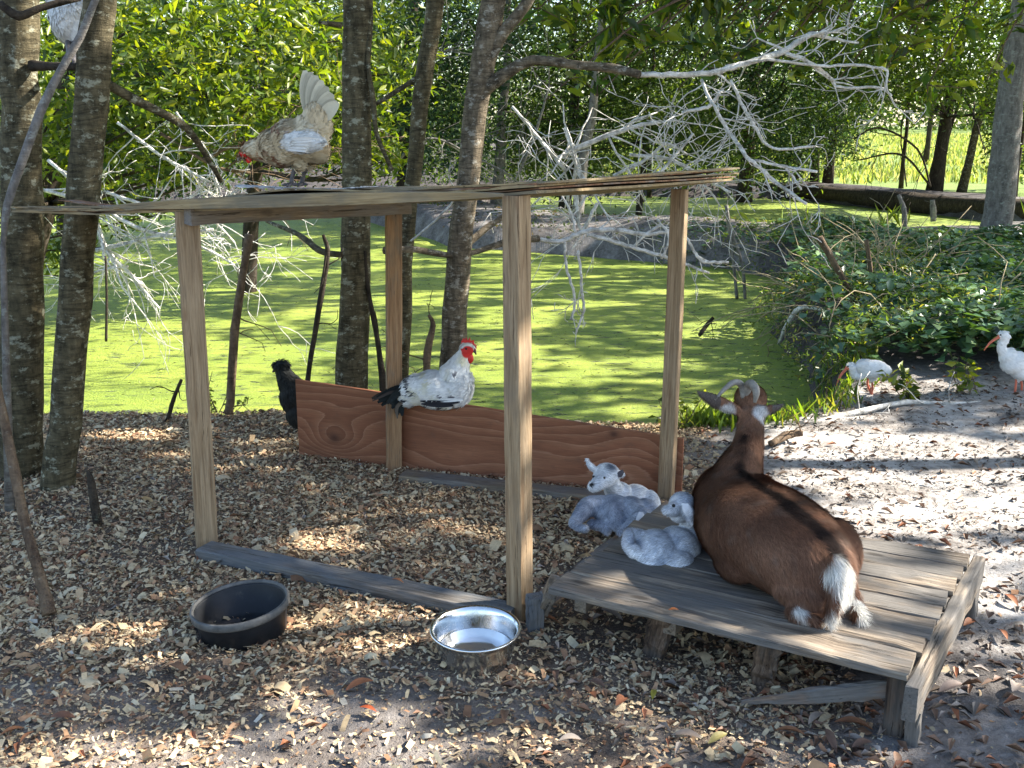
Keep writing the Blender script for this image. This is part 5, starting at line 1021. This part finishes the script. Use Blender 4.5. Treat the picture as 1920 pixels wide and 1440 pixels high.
# tail and hind feet
limb(gm, [(0.868, 2.60, 0.36, 0.028), (0.862, 2.555, 0.315, 0.022), (0.852, 2.535, 0.265, 0.018), (0.845, 2.53, 0.226, 0.013)])
limb(gm, [(0.935, 2.72, 0.27, 0.034), (0.94, 2.65, 0.242, 0.018), (0.938, 2.605, 0.225, 0.0145), (0.936, 2.575, 0.217, 0.017), (0.934, 2.555, 0.213, 0.014)])
limb(gm, [(0.80, 2.62, 0.235, 0.04), (0.76, 2.575, 0.22, 0.02), (0.81, 2.55, 0.217, 0.016)])
SP3 = np.array(SPINE) + np.array(GO)
def goat_col(P, Nn):
    d, s = polyd(P, SP3); n = n3(P, 14, 3); f = n3(P, 40, 5)
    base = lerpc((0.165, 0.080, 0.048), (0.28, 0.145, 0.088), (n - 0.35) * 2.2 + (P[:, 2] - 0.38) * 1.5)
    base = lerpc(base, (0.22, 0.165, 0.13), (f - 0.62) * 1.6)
    Q2 = P.copy(); Q2[:, 2] = 0; S2 = SP3.copy(); S2[:, 2] = 0; d2, s2 = polyd(Q2, S2[3:]); dd = np.where(P[:, 2] > 0.47, d, np.minimum(d, d2 + 0.0))
    wdt = np.where(P[:, 2] > 0.52, 0.006, 0.023) + 0.010 * np.clip((3.1 - P[:, 1]) * 3, 0, 1)
    base = lerpc(base, (0.026, 0.015, 0.012), (wdt + 0.014 * (f - 0.5) - dd) / 0.016 * np.clip((P[:, 2] - 0.30) / 0.04, 0, 1) * (P[:, 2] < 0.60))
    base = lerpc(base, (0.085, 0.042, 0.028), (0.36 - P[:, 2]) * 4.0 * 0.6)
    e = ((P[:, 0] - 0.890) / 0.052) ** 2 + ((P[:, 1] - 2.59) / 0.10) ** 2 + ((P[:, 2] - 0.305 - (P[:, 0] - 0.893) * -0.6) / 0.062) ** 2
    base = lerpc(base, (0.80, 0.76, 0.69), (1.25 - e + (f - 0.5)) * 3)
    w2 = (P[:, 2] < 0.246) & (P[:, 1] < 2.66) & (P[:, 0] > 0.93); base[w2] = (0.8, 0.77, 0.7)
    ft, _ = polyd(P, [(0.862, 2.525, 0.24), (0.84, 2.52, 0.215), (0.93, 2.53, 0.215)]); base = lerpc(base, (0.78, 0.74, 0.67), (0.030 - ft + 0.01 * (f - 0.5)) / 0.01)
    ft, _ = polyd(P, [(0.77, 2.565, 0.235), (0.785, 2.56, 0.212)]); base = lerpc(base, (0.72, 0.68, 0.62), (0.020 - ft) / 0.01)
    el = np.linalg.norm(P - at(1362, 770, 3.36), axis=1); er = np.linalg.norm(P - at(1426, 776, 3.35), axis=1); base = lerpc(base, (0.62, 0.60, 0.58), (0.036 - np.minimum(el, er)) / 0.010)
    ear = ((P[:, 0] < at(1346, 757, 3.39)[0]) | (P[:, 0] > at(1440, 768, 3.39)[0])) & (P[:, 2] > 0.5); base[ear] = lerpc((0.10, 0.075, 0.065), (0.2, 0.17, 0.15), f[ear])
    return base
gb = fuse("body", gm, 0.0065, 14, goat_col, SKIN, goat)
def goat_flow(P, Nn):
    d, s = polyd(P, SP3); i = np.clip(s.astype(int), 0, len(SP3) - 2); t = SP3[i + 1] - SP3[i]; t /= np.linalg.norm(t, axis=1)[:, None]; return t * 1.0 + np.array([0, 0, -0.45])
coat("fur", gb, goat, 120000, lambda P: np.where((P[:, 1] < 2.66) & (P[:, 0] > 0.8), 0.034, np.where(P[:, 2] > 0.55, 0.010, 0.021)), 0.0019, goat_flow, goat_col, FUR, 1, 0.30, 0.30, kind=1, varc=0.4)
for pts in ([(1396, 748, 3.40, 7), (1390, 722, 3.40, 6.5), (1376, 717, 3.38, 6), (1358, 730, 3.36, 4.5), (1340, 750, 3.34, 2)], [(1400, 746, 3.40, 7), (1403, 722, 3.39, 8), (1411, 721, 3.36, 8), (1418, 735, 3.34, 7), (1415, 755, 3.335, 3)]):
    mb = MB(); Q = curve(np.array([[*at(u, v, y), r * px(y)] for u, v, y, r in pts]), 16); V, F = tube(Q[:, :3], Q[:, 3], 10, 0.04, 2); mb.add(V, F); mb.build("horn", HORN, goat)

# ---- three kids
def prism(name, outline, y, th, mat, parent, depth_round=0.5):
    P = np.array([at(u, v, y) for u, v in outline]); n = len(P); c = P.mean(0); V = np.vstack([P + [0, -th * 0.35, 0], P + [0, th * 0.35, 0], c + (P - c) * 0.55 + [0, -th, 0], c + (P - c) * 0.55 + [0, th, 0]])
    F = [(i, n + i, n + (i + 1) % n, (i + 1) % n) for i in range(n)] + [(i, (i + 1) % n, 2 * n + (i + 1) % n, 2 * n + i) for i in range(n)] + [(n + (i + 1) % n, n + i, 3 * n + i, 3 * n + (i + 1) % n) for i in range(n)]
    F += [tuple(2 * n + i for i in range(n)), tuple(3 * n + i for i in range(n))[::-1]]
    return mesh_np(name, V, F, mat, parent, None, False)
def kid_col(c1, c2, nose=None, seed=0, dark=None):
    def f(P, Nn):
        n = n3(P, 26, seed); g = n3(P, 75, seed + 1); b = lerpc(c1, c2, 0.35 + (n - 0.5) * 1.2 + (g - 0.5) * 1.3)
        if dark is not None:
            for (c, rad) in dark: b = lerpc(b, (0.16, 0.18, 0.22), (rad - np.linalg.norm(P - c, axis=1)) / (rad * 0.5) * 0.8)
        if nose is not None: b = lerpc(b, (0.02, 0.018, 0.02), (0.010 - np.linalg.norm(P - nose, axis=1)) / 0.003)
        return b
    return f
WHK, GRK, GRD = (0.80, 0.81, 0.84), (0.52, 0.55, 0.61), (0.22, 0.25, 0.31)
def kid(label, mb, colf, flow, eyes, n=30000, loc=None, seed=0):
    t = root("goat_kid", loc, label, "goat kid"); b = fuse("body", mb, 0.0040, 3, colf, SKIN, t)
    coat("fur", b, t, int(n * 1.5), 0.014, 0.0015, flow, colf, FUR, seed, 0.15, 0.22, kind=1, varc=0.5)
    for e in eyes: m = MB(); ball(m, at(*e), 0.0055, n=8); m.build("eye", EYE, t)
    return t
k1 = MB(); pb(k1, 1162, 935, 3.86, 26, 32, .07); pb(k1, 1190, 940, 3.88, 34, 32, .08); pb(k1, 1214, 946, 3.86, 24, 28, .07); pb(k1, 1200, 950, 3.84, 26, 20, .07)
pl_(k1, [(1158, 930, 3.85, 22), (1148, 912, 3.83, 18), (1143, 900, 3.81, 17)]); pb(k1, 1137, 889, 3.79, 25, 21, .045); pb(k1, 1132, 897, 3.77, 21, 18, .037); pl_(k1, [(1128, 901, 3.755, 16), (1118, 909, 3.73, 13), (1112, 912, 3.72, 11)])
pl_(k1, [(1122, 884, 3.79, 6), (1110, 877, 3.785, 6), (1103, 869, 3.78, 4), (1099, 861, 3.78, 2.5)]); pl_(k1, [(1150, 893, 3.80, 6), (1160, 890, 3.79, 8), (1166, 885, 3.785, 6)], ((0, 1, 0.1), 0.6))
kid1 = kid("whitest kid, lying against the panel with its face turned to us", k1, kid_col((0.90, 0.90, 0.91), (0.66, 0.69, 0.74), at(1107, 908, 3.705), 1, [(at(1143, 874, 3.77), 0.030), (at(1160, 891, 3.765), 0.012)]), lambda P, Nn: np.tile([0.8, 0.1, -0.35], (len(P), 1)), [(1133, 896, 3.732), (1113, 894, 3.75)], 26000, at(1190, 955, 3.87), 1)
def kid_ear(t, outline, y, c, th=0.006):
    o = prism("ear", outline, y, th, SKIN, t); me = o.data; a = me.color_attributes.new("col", 'FLOAT_COLOR', 'POINT'); a.data.foreach_set("color", np.tile(np.array([*c, 1.0], dtype=np.float32), len(me.vertices)))
k2 = MB(); pb(k2, 1150, 958, 3.68, 40, 30, .085); pb(k2, 1182, 958, 3.67, 30, 27, .075); pb(k2, 1208, 954, 3.68, 26, 18, .06); pb(k2, 1160, 975, 3.64, 34, 20, .07)
pl_(k2, [(1128, 950, 3.68, 22), (1104, 950, 3.66, 19), (1088, 966, 3.62, 14), (1078, 980, 3.59, 11)]); pl_(k2, [(1076, 980, 3.58, 9), (1086, 988, 3.57, 8), (1098, 991, 3.55, 7)]); pl_(k2, [(1110, 982, 3.62, 9), (1132, 988, 3.6, 9), (1138, 996, 3.58, 7)])
pb(k2, 1200, 966, 3.60, 18, 17, .045); pl_(k2, [(1195, 972, 3.57, 14), (1178, 988, 3.54, 10), (1163, 997, 3.52, 8)]); pl_(k2, [(1201, 962, 3.55, 6), (1192, 972, 3.54, 8), (1183, 984, 3.53, 3)], ((0, 1, 0.1), 0.5))
kid2 = kid("blue grey kid curled in front of the whitest kid", k2, kid_col((0.46, 0.50, 0.58), (0.21, 0.24, 0.31), None, 2), lambda P, Nn: np.column_stack([(P[:, 0] - at(1130, 950, 3.68)[0]) * 6, np.full(len(P), 0.0), -np.ones(len(P)) * 0.6]), [], 28000, at(1150, 985, 3.68), 2)
k3 = MB(); pb(k3, 1232, 1030, 3.05, 46, 36, .09); pb(k3, 1272, 1025, 3.08, 44, 38, .09); pb(k3, 1225, 1048, 3.0, 34, 18, .06); pb(k3, 1268, 1048, 3.0, 34, 20, .07); pb(k3, 1300, 1000, 3.12, 20, 22, .06)
pl_(k3, [(1212, 1012, 3.08, 18), (1190, 1002, 3.06, 12), (1180, 1000, 3.05, 10)]); pl_(k3, [(1180, 1002, 3.04, 11), (1178, 1020, 3.02, 11), (1190, 1038, 2.99, 10)]); pl_(k3, [(1190, 1030, 3.0, 12), (1206, 1044, 2.98, 11)])
pl_(k3, [(1298, 1002, 3.12, 24), (1294, 980, 3.12, 20), (1286, 962, 3.12, 18)]); pb(k3, 1280, 945, 3.11, 25, 22, .05); pb(k3, 1274, 958, 3.10, 20, 22, .04); pl_(k3, [(1272, 952, 3.09, 17), (1262, 956, 3.06, 13), (1255, 957, 3.05, 11), (1251, 956, 3.05, 9)])
pl_(k3, [(1286, 946, 3.05, 8), (1292, 960, 3.04, 11), (1297, 972, 3.035, 8), (1296, 982, 3.035, 3)], ((0, 1, 0.1), 0.5))
kid3 = kid("grey kid asleep on the platform tucked against the big goat's flank", k3, kid_col((0.86, 0.87, 0.89), (0.44, 0.48, 0.55), None, 5), lambda P, Nn: np.tile([-0.75, -0.1, -0.45], (len(P), 1)), [(1263, 948, 3.033)], 32000, gp(1240, 1060, 0.2), 3)

kid_ear(kid1, [(1154, 890), (1160, 884), (1168, 880), (1170, 886), (1166, 894), (1157, 896)], 3.765, (0.10, 0.09, 0.10), 0.003)
kid_ear(kid2, [(1198, 960), (1206, 960), (1209, 970), (1205, 979), (1196, 986), (1188, 988), (1191, 976)], 3.53, (0.70, 0.72, 0.78))
kid_ear(kid3, [(1278, 943), (1290, 944), (1299, 956), (1305, 970), (1301, 983), (1296, 986), (1288, 972), (1280, 957)], 3.035, (0.80, 0.82, 0.86))
# ---- birds
def quill(name, pts, w, col, parent, side=(0, 1, 0), mat=None, cup=0.25):
    """one long feather along photograph points (u, v, y); w = width in photograph pixels"""
    Q = curve(np.array([[*at(u, v, y)] for u, v, y in pts]), 10); n = len(Q); T = np.gradient(Q, axis=0); T /= np.linalg.norm(T, axis=1)[:, None]; s = np.cross(T, side); s /= np.linalg.norm(s, axis=1)[:, None]; nn = np.cross(s, T)
    t = np.linspace(0, 1, n); W = w * px(pts[0][2]) * np.clip(np.sin(np.pi * np.clip(t * 0.86 + 0.10, 0, 1)), 0.12, 1) ** 0.6 / 2; V = []
    for i in range(n): V += [Q[i] - s[i] * W[i] - nn[i] * W[i] * cup, Q[i] + nn[i] * 0.001, Q[i] + s[i] * W[i] - nn[i] * W[i] * cup]
    F = []
    for i in range(n - 1):
        for q in range(2): a = i * 3 + q; F.append((a, a + 1, a + 4, a + 3))
    return mesh_np(name, np.array(V), F, mat or FEATH, parent, np.tile(col, (len(V), 1)), True)
def blob(name, mat, parent, *bs):
    m = MB()
    for b in bs: pb(m, *b)
    return m.build(name, mat, parent)
def cone(name, mat, parent, pts):
    m = MB(); Q = curve(np.array([[*at(u, v, y), r * px(y)] for u, v, y, r in pts]), 8); V, F = tube(Q[:, :3], Q[:, 3], 8); m.add(V, F); return m.build(name, mat, parent)

# rooster on the panel
Y = float((A + (B - A) * 0.38)[1]) - 0.01
ro = root("rooster", at(815, 765, Y), "white rooster with red comb and black tail perched on the plywood panel", "rooster")
m = MB(); pb(m, 822, 728, Y, 55, 34, .085); pb(m, 856, 722, Y, 32, 42, .08); pb(m, 792, 730, Y, 40, 30, .07); pb(m, 828, 745, Y, 48, 22, .07); pl_(m, [(852, 705, Y, 30), (862, 682, Y, 20), (871, 664, Y, 13), (876, 655, Y, 12)]); pb(m, 877, 653, Y, 13, 12, .026); pb(m, 772, 738, Y, 22, 24, .05)
def roo_col(P, Nn):
    n = n3(P, 30, 4); f = n3(P, 90, 6); u = P[:, 0] / (P[:, 1] * 1.03) * FPX + 960
    b = lerpc((0.80, 0.80, 0.79), (0.70, 0.66, 0.46), (n - 0.52) * 3)
    b = lerpc(b, (0.05, 0.05, 0.06), (f - 0.55) * 9 * np.clip((790 - u) / 22, 0, 1)); b = lerpc(b, (0.10, 0.10, 0.12), (f - 0.66) * 8 * (np.abs(u - 846) < 14) * 0.9)
    b = lerpc(b, (0.60, 0.03, 0.025), (0.029 - np.linalg.norm((P - at(877, 660, Y - 0.02)) * [1, 0.6, 1], axis=1)) / 0.004)
    lo = P[:, 2] < at(830, 752, Y)[2]; b = lerpc(b, (0.04, 0.04, 0.05), lo * (np.sin((P[:, 2]) * 900) > 0.2) * (u > 790) * 1.0 * (P[:, 2] > at(830, 763, Y)[2]))
    return b
b_ = fuse("body", m, 0.004, 6, roo_col, FEATH, ro)
coat("plumage", b_, ro, 5200, lambda P: np.where(P[:, 2] > at(860, 690, Y)[2], 0.022, 0.034), 0.012, lambda P, Nn: np.where((P[:, 2] > at(860, 705, Y)[2])[:, None], np.array([[-0.35, 0, -1.0]]), np.array([[-1.0, 0, -0.22]])), roo_col, FEATH, 2, 0.10, 0.12, varc=0.12, mask=lambda P: np.linalg.norm((P - at(877, 658, Y - 0.02)) * [1, 0.6, 1], axis=1) > 0.032)
prism("comb", [(864, 651), (865, 640), (869, 634), (871, 639), (874, 632), (877, 638), (881, 632), (883, 639), (889, 637), (889, 644), (894, 648), (893, 657), (887, 659), (878, 652)], Y, 0.005, REDC, ro)
blob("face", REDC, ro, (873, 657, Y, 10.5, 9, .0285), (879, 660, Y, 8, 6, .022)); blob("wattle", REDC, ro, (880, 672, Y - 0.012, 8, 10, .012)); blob("wattle", REDC, ro, (881, 670, Y + 0.012, 6, 8, .008))
cone("beak", BEAK, ro, [(885, 657, Y, 4), (890, 659, Y, 3), (893, 665, Y, 1)]); blob("eye", EYE, ro, (874, 654, Y - 0.027, 2.2, 2.2, .004))
rt = np.random.default_rng(3)
for k in range(15):
    a = k / 14; e = (702 + 50 * a + rt.uniform(-6, 6), 752 + 20 * a + rt.uniform(-10, 12)); yy = Y - 0.03 + 0.06 * rt.uniform()
    quill("tail_feather", [(775, 728 + 12 * a, yy), (745 + 8 * a, 728 + 16 * a, yy), (*e, yy - 0.02)], 15, (0.012, 0.016, 0.016) if k % 5 else (0.06, 0.045, 0.035), ro)
quill("tail_feather", [(760, 740, Y), (735, 735, Y - .02), (698, 752, Y - .03)], 6, (0.05, 0.04, 0.035), ro); quill("tail_feather", [(765, 748, Y - .02), (745, 762, Y - .04), (745, 785, Y - .05)], 7, (0.10, 0.08, 0.06), ro)
for k, (a, b, c, d) in enumerate([(788, 752, 862, 757), (790, 757, 850, 763), (800, 748, 868, 752)]): quill("wing_feather", [(c, d - 3, Y - 0.078), ((a + c) / 2, (b + d) / 2, Y - 0.084), (a, b, Y - 0.07)], 8, (0.02, 0.02, 0.025) if k != 2 else (0.75, 0.75, 0.74), ro, side=(0, 1, 0))
# black crested hen
Y = 5.02
hn = root("hen", (at(548, 790, Y)[0], Y, 0), "black crested hen standing behind the left end of the panel", "hen")
m = MB(); pb(m, 552, 742, Y, 27, 36, .07); pb(m, 566, 770, Y, 30, 34, .08); pb(m, 545, 725, Y, 20, 26, .055); pl_(m, [(545, 725, Y, 21), (536, 708, Y, 17), (529, 695, Y, 13)]); pb(m, 527, 691, Y, 12, 11, .028); pb(m, 527, 684, Y, 15, 8, .032)
blk = lambda P, Nn: lerpc((0.008, 0.009, 0.009), (0.022, 0.024, 0.022), n3(P, 50, 2))
b_ = fuse("body", m, 0.0045, 5, blk, FEATH, hn); coat("plumage", b_, hn, 3000, 0.028, 0.012, lambda P, Nn: np.tile([0.35, 0, -1.0], (len(P), 1)), blk, FEATH, 4, 0.15, 0.2)
cone("beak", BEAK, hn, [(517, 692, Y, 4), (513, 696, Y, 2.5), (511, 698, Y, 1)]); blob("wattle", REDC, hn, (521, 699, Y, 3.5, 5, .01)); blob("eye", EYE, hn, (521, 689, Y - 0.026, 2, 2, .004))
for dx in (0, 14): cone("leg", LEGB, hn, [(556 + dx, 790, Y, 5), (556 + dx, 806, Y, 3.5), (552 + dx, 818, Y, 4)])
# speckled buff hen on the roof
Y = 3.42
bh = root("hen", at(560, 340, Y), "buff speckled hen bending down on the roof with its tail raised", "hen")
m = MB(); pb(m, 512, 276, Y, 32, 27, .065); pb(m, 545, 266, Y, 40, 36, .085); pb(m, 575, 262, Y, 36, 40, .08); pb(m, 592, 236, Y, 26, 36, .06); pb(m, 528, 290, Y, 34, 20, .06); pb(m, 590, 285, Y, 22, 20, .05); pb(m, 530, 256, Y, 30, 18, .05)
pl_(m, [(515, 278, Y, 27), (488, 280, Y, 21), (470, 282, Y, 15), (461, 284, Y, 12)]); pl_(m, [(557, 296, Y - .02, 12), (556, 309, Y - .02, 9), (555, 314, Y - .02, 6)]); pl_(m, [(578, 292, Y + .03, 13), (577, 306, Y + .03, 9), (574, 311, Y + .03, 6)]); pb(m, 563, 268, Y - .075, 36, 17, .02)
def buff(P, Nn):
    n = n3(P, 26, 7); f = n3(P, 60, 8); u = P[:, 0] / (P[:, 1] * 1.0) * FPX * 0.985 + 960
    b = lerpc((0.55, 0.46, 0.31), (0.42, 0.32, 0.19), (n - 0.4) * 3); b = lerpc(b, (0.18, 0.08, 0.04), (f - 0.52) * 6 * np.clip((555 - u) / 30, 0, 1)); b = lerpc(b, (0.33, 0.17, 0.08), (u < 495) * (f - 0.45) * 5)
    wing = ((P - at(563, 268, Y - .09)) / np.array([0.078, 0.04, 0.036])) ** 2; b = lerpc(b, (0.62, 0.61, 0.58), (1.3 - wing.sum(1)) * 3); return b
b_ = fuse("body", m, 0.004, 5, buff, FEATH, bh); coat("plumage", b_, bh, 5200, 0.030, 0.013, lambda P, Nn: np.where((P[:, 2] > at(590, 235, Y)[2])[:, None], np.array([[0.1, 0, 1.0]]), np.array([[1.0, 0, 0.12]])), buff, FEATH, 5, 0.10, 0.18, varc=0.14)
for k in range(13):
    a = k / 12; tx = 572 + 62 * a; ty = 132 + 60 * a ** 1.7 + (4 if k % 2 else 0); s = (585 + 14 * a, 232, Y + 0.03 - 0.05 * a); quill("tail_feather", [s, ((s[0] + tx) / 2 - 3 + 3 * a, (s[1] + ty) / 2 - 4, Y + 0.03 - 0.06 * a), (tx, ty, Y + 0.03 - 0.07 * a)], 25, np.array((0.60, 0.55, 0.41)) * (1 - 0.16 * (k % 3)), bh, cup=0.12)
for k in range(4): quill("wing_feather", [(540, 264 + 5 * k, Y - .095), (570, 262 + 6 * k, Y - .102), (594 - 5 * k, 262 + 8 * k, Y - .088)], 10, np.array((0.62, 0.61, 0.58)) * (1 - 0.1 * (k % 2)), bh)
blob("face", REDC, bh, (459, 288, Y, 9, 8, .026)); prism("comb", [(447, 288), (450, 280), (453, 284), (457, 277), (461, 282), (462, 290), (454, 294)], Y, 0.004, REDC, bh); blob("wattle", REDC, bh, (466, 299, Y - .01, 5, 7, .008)); cone("beak", HORN, bh, [(452, 293, Y, 4), (448, 297, Y, 3), (446, 302, Y, 1)]); blob("eye", EYE, bh, (457, 285, Y - .025, 2, 2, .004))
for sx, dy in ((0, -.02), (20, .03)):
    l_ = MB()
    for pts in ([(555 + sx, 311, Y + dy, 4.5), (549 + sx, 328, Y + dy, 4), (546 + sx, 344, Y + dy, 4)], [(546 + sx, 345, Y + dy, 3.5), (530 + sx, 347, Y + dy - .02, 2)], [(546 + sx, 345, Y + dy, 3.5), (538 + sx, 349, Y + dy - .04, 2)], [(546 + sx, 345, Y + dy, 3.5), (557 + sx, 346, Y + dy, 2)]):
        Q = curve(np.array([[*at(u, v, y), r * px(y)] for u, v, y, r in pts]), 6); V, F = tube(Q[:, :3], Q[:, 3], 7); l_.add(V, F)
    l_.build("leg", LEGB, bh)
# white hen up in the trees
Y = 4.75
wh = root("hen", at(130, 60, Y), "white hen roosting high between the two left trunks", "hen")
m = MB(); pb(m, 130, 40, Y, 30, 38, .08); pb(m, 148, 55, Y, 22, 34, .07); pb(m, 140, 20, Y, 34, 22, .07); pl_(m, [(112, 25, Y, 20), (103, 5, Y, 14), (98, -12, Y, 11)])
whc = lambda P, Nn: lerpc((0.80, 0.79, 0.77), (0.68, 0.66, 0.62), (n3(P, 30, 2) - 0.4) * 2)
b_ = fuse("body", m, 0.005, 5, whc, FEATH, wh); coat("plumage", b_, wh, 2600, 0.032, 0.014, lambda P, Nn: np.tile([0.5, 0, -1.0], (len(P), 1)), whc, FEATH, 6, 0.08, 0.15, varc=0.08)
for k in range(5): quill("tail_feather", [(150, 60, Y), (152 + 3 * k, 80, Y), (150 + 5 * k, 104, Y)], 12, (0.74, 0.73, 0.70), wh)
blob("face", REDC, wh, (97, -14, Y, 8, 7, .02)); cone("beak", BEAK, wh, [(89, -14, Y, 4), (82, -11, Y, 1)])
for dx in (0, 12): cone("leg", LEGB, wh, [(128 + dx, 76, Y, 6), (128 + dx, 95, Y - .2, 3.5), (126 + dx, 120, Y - .45, 3.5)])
# ibises
IBW = lambda P, Nn: lerpc((0.84, 0.84, 0.83), (0.72, 0.72, 0.71), (n3(P, 30, 2) - 0.45) * 2)
def ibis(label, Y, body, bill, legs, eye, flow, tail, seed):
    f = legs[0][-1]; t = root("ibis", (at(f[0], f[1], Y)[0], Y, 0), label, "ibis"); m = MB()
    for b in body:
        if len(b) == 4 and not np.ndim(b[0]): pb(m, b[0], b[1], Y, b[2], b[3], min(b[2], b[3]) * px(Y) * 0.9)
        else: pl_(m, [(u, v, Y, r) for u, v, r in b])
    o = fuse("body", m, 0.0035, 4, IBW, FEATH, t); coat("plumage", o, t, 1500, 0.024, 0.011, lambda P, Nn: np.tile(flow, (len(P), 1)), IBW, FEATH, seed, 0.06, 0.12, varc=0.07, mask=lambda P: P[:, 2] < 9)
    cone("bill", IBR, t, [(u, v, Y, r) for u, v, r in bill]); blob("eye", EYE, t, (*eye, Y - 0.02, 1.6, 1.6, .004)); blob("face", IBR, t, (bill[0][0] + 1, bill[0][1], Y, 4.5, 4, .016))
    for k, l in enumerate(legs):
        mm = MB(); Q = curve(np.array([[*at(u, v, Y + 0.03 * k), r * px(Y)] for u, v, r in [(*q, 2.2) for q in l]]), 8); V, F = tube(Q[:, :3], Q[:, 3], 7); mm.add(V, F); e = l[-1]
        for dx, dz in ((-9, 2), (-6, 4), (6, 1)):
            Q = curve(np.array([[*at(e[0], e[1], Y + 0.03 * k), 2 * px(Y)], [*at(e[0] + dx, e[1] + dz, Y + 0.03 * k - 0.01 * dz), 1 * px(Y)]]), 4); V, F = tube(Q[:, :3], Q[:, 3], 5); mm.add(V, F)
        mm.build("leg", IBR, t)
    for k, pth in enumerate(tail): quill("tail_feather", [(u, v, Y) for u, v in pth], 12, (0.82, 0.82, 0.81), t)
ibis("feeding white ibis with lowered curved bill at the pond edge", 5.75, [(1634, 692, 30, 17), (1648, 694, 20, 13), (1622, 688, 20, 14), [(1622, 694, 11), (1610, 703, 8), (1602, 703, 6.5), (1598, 694, 6)], (1595, 688, 8, 7), [(1632, 700, 8), (1634, 712, 4)]],
     [(1588, 690, 3.2), (1579, 700, 2.5), (1573, 710, 2.0), (1568, 723, 1)], [[(1634, 710), (1636, 728), (1632, 746)], [(1628, 708), (1627, 722), (1636, 744)]], (1590, 687), (1, 0, 0.0), [[(1650, 690), (1662, 692), (1672, 698)], [(1648, 696), (1660, 698), (1668, 702)]], 7)
ibis("white ibis standing upright at the right edge of the picture", 5.7, [(1903, 680, 26, 22), (1918, 692, 26, 20), (1890, 668, 16, 16), [(1888, 668, 12), (1877, 652, 7.5), (1880, 640, 6.5), (1884, 632, 7)], (1882, 629, 10, 8.5), [(1908, 696, 8), (1908, 710, 4)]],
     [(1874, 631, 3.4), (1864, 637, 2.6), (1855, 644, 2.1), (1845, 657, 1)], [[(1906, 708), (1904, 728), (1901, 746)], [(1912, 704), (1916, 722), (1914, 742)]], (1876, 628), (0.8, 0, -0.5), [[(1930, 695), (1945, 706), (1955, 716)]], 8)
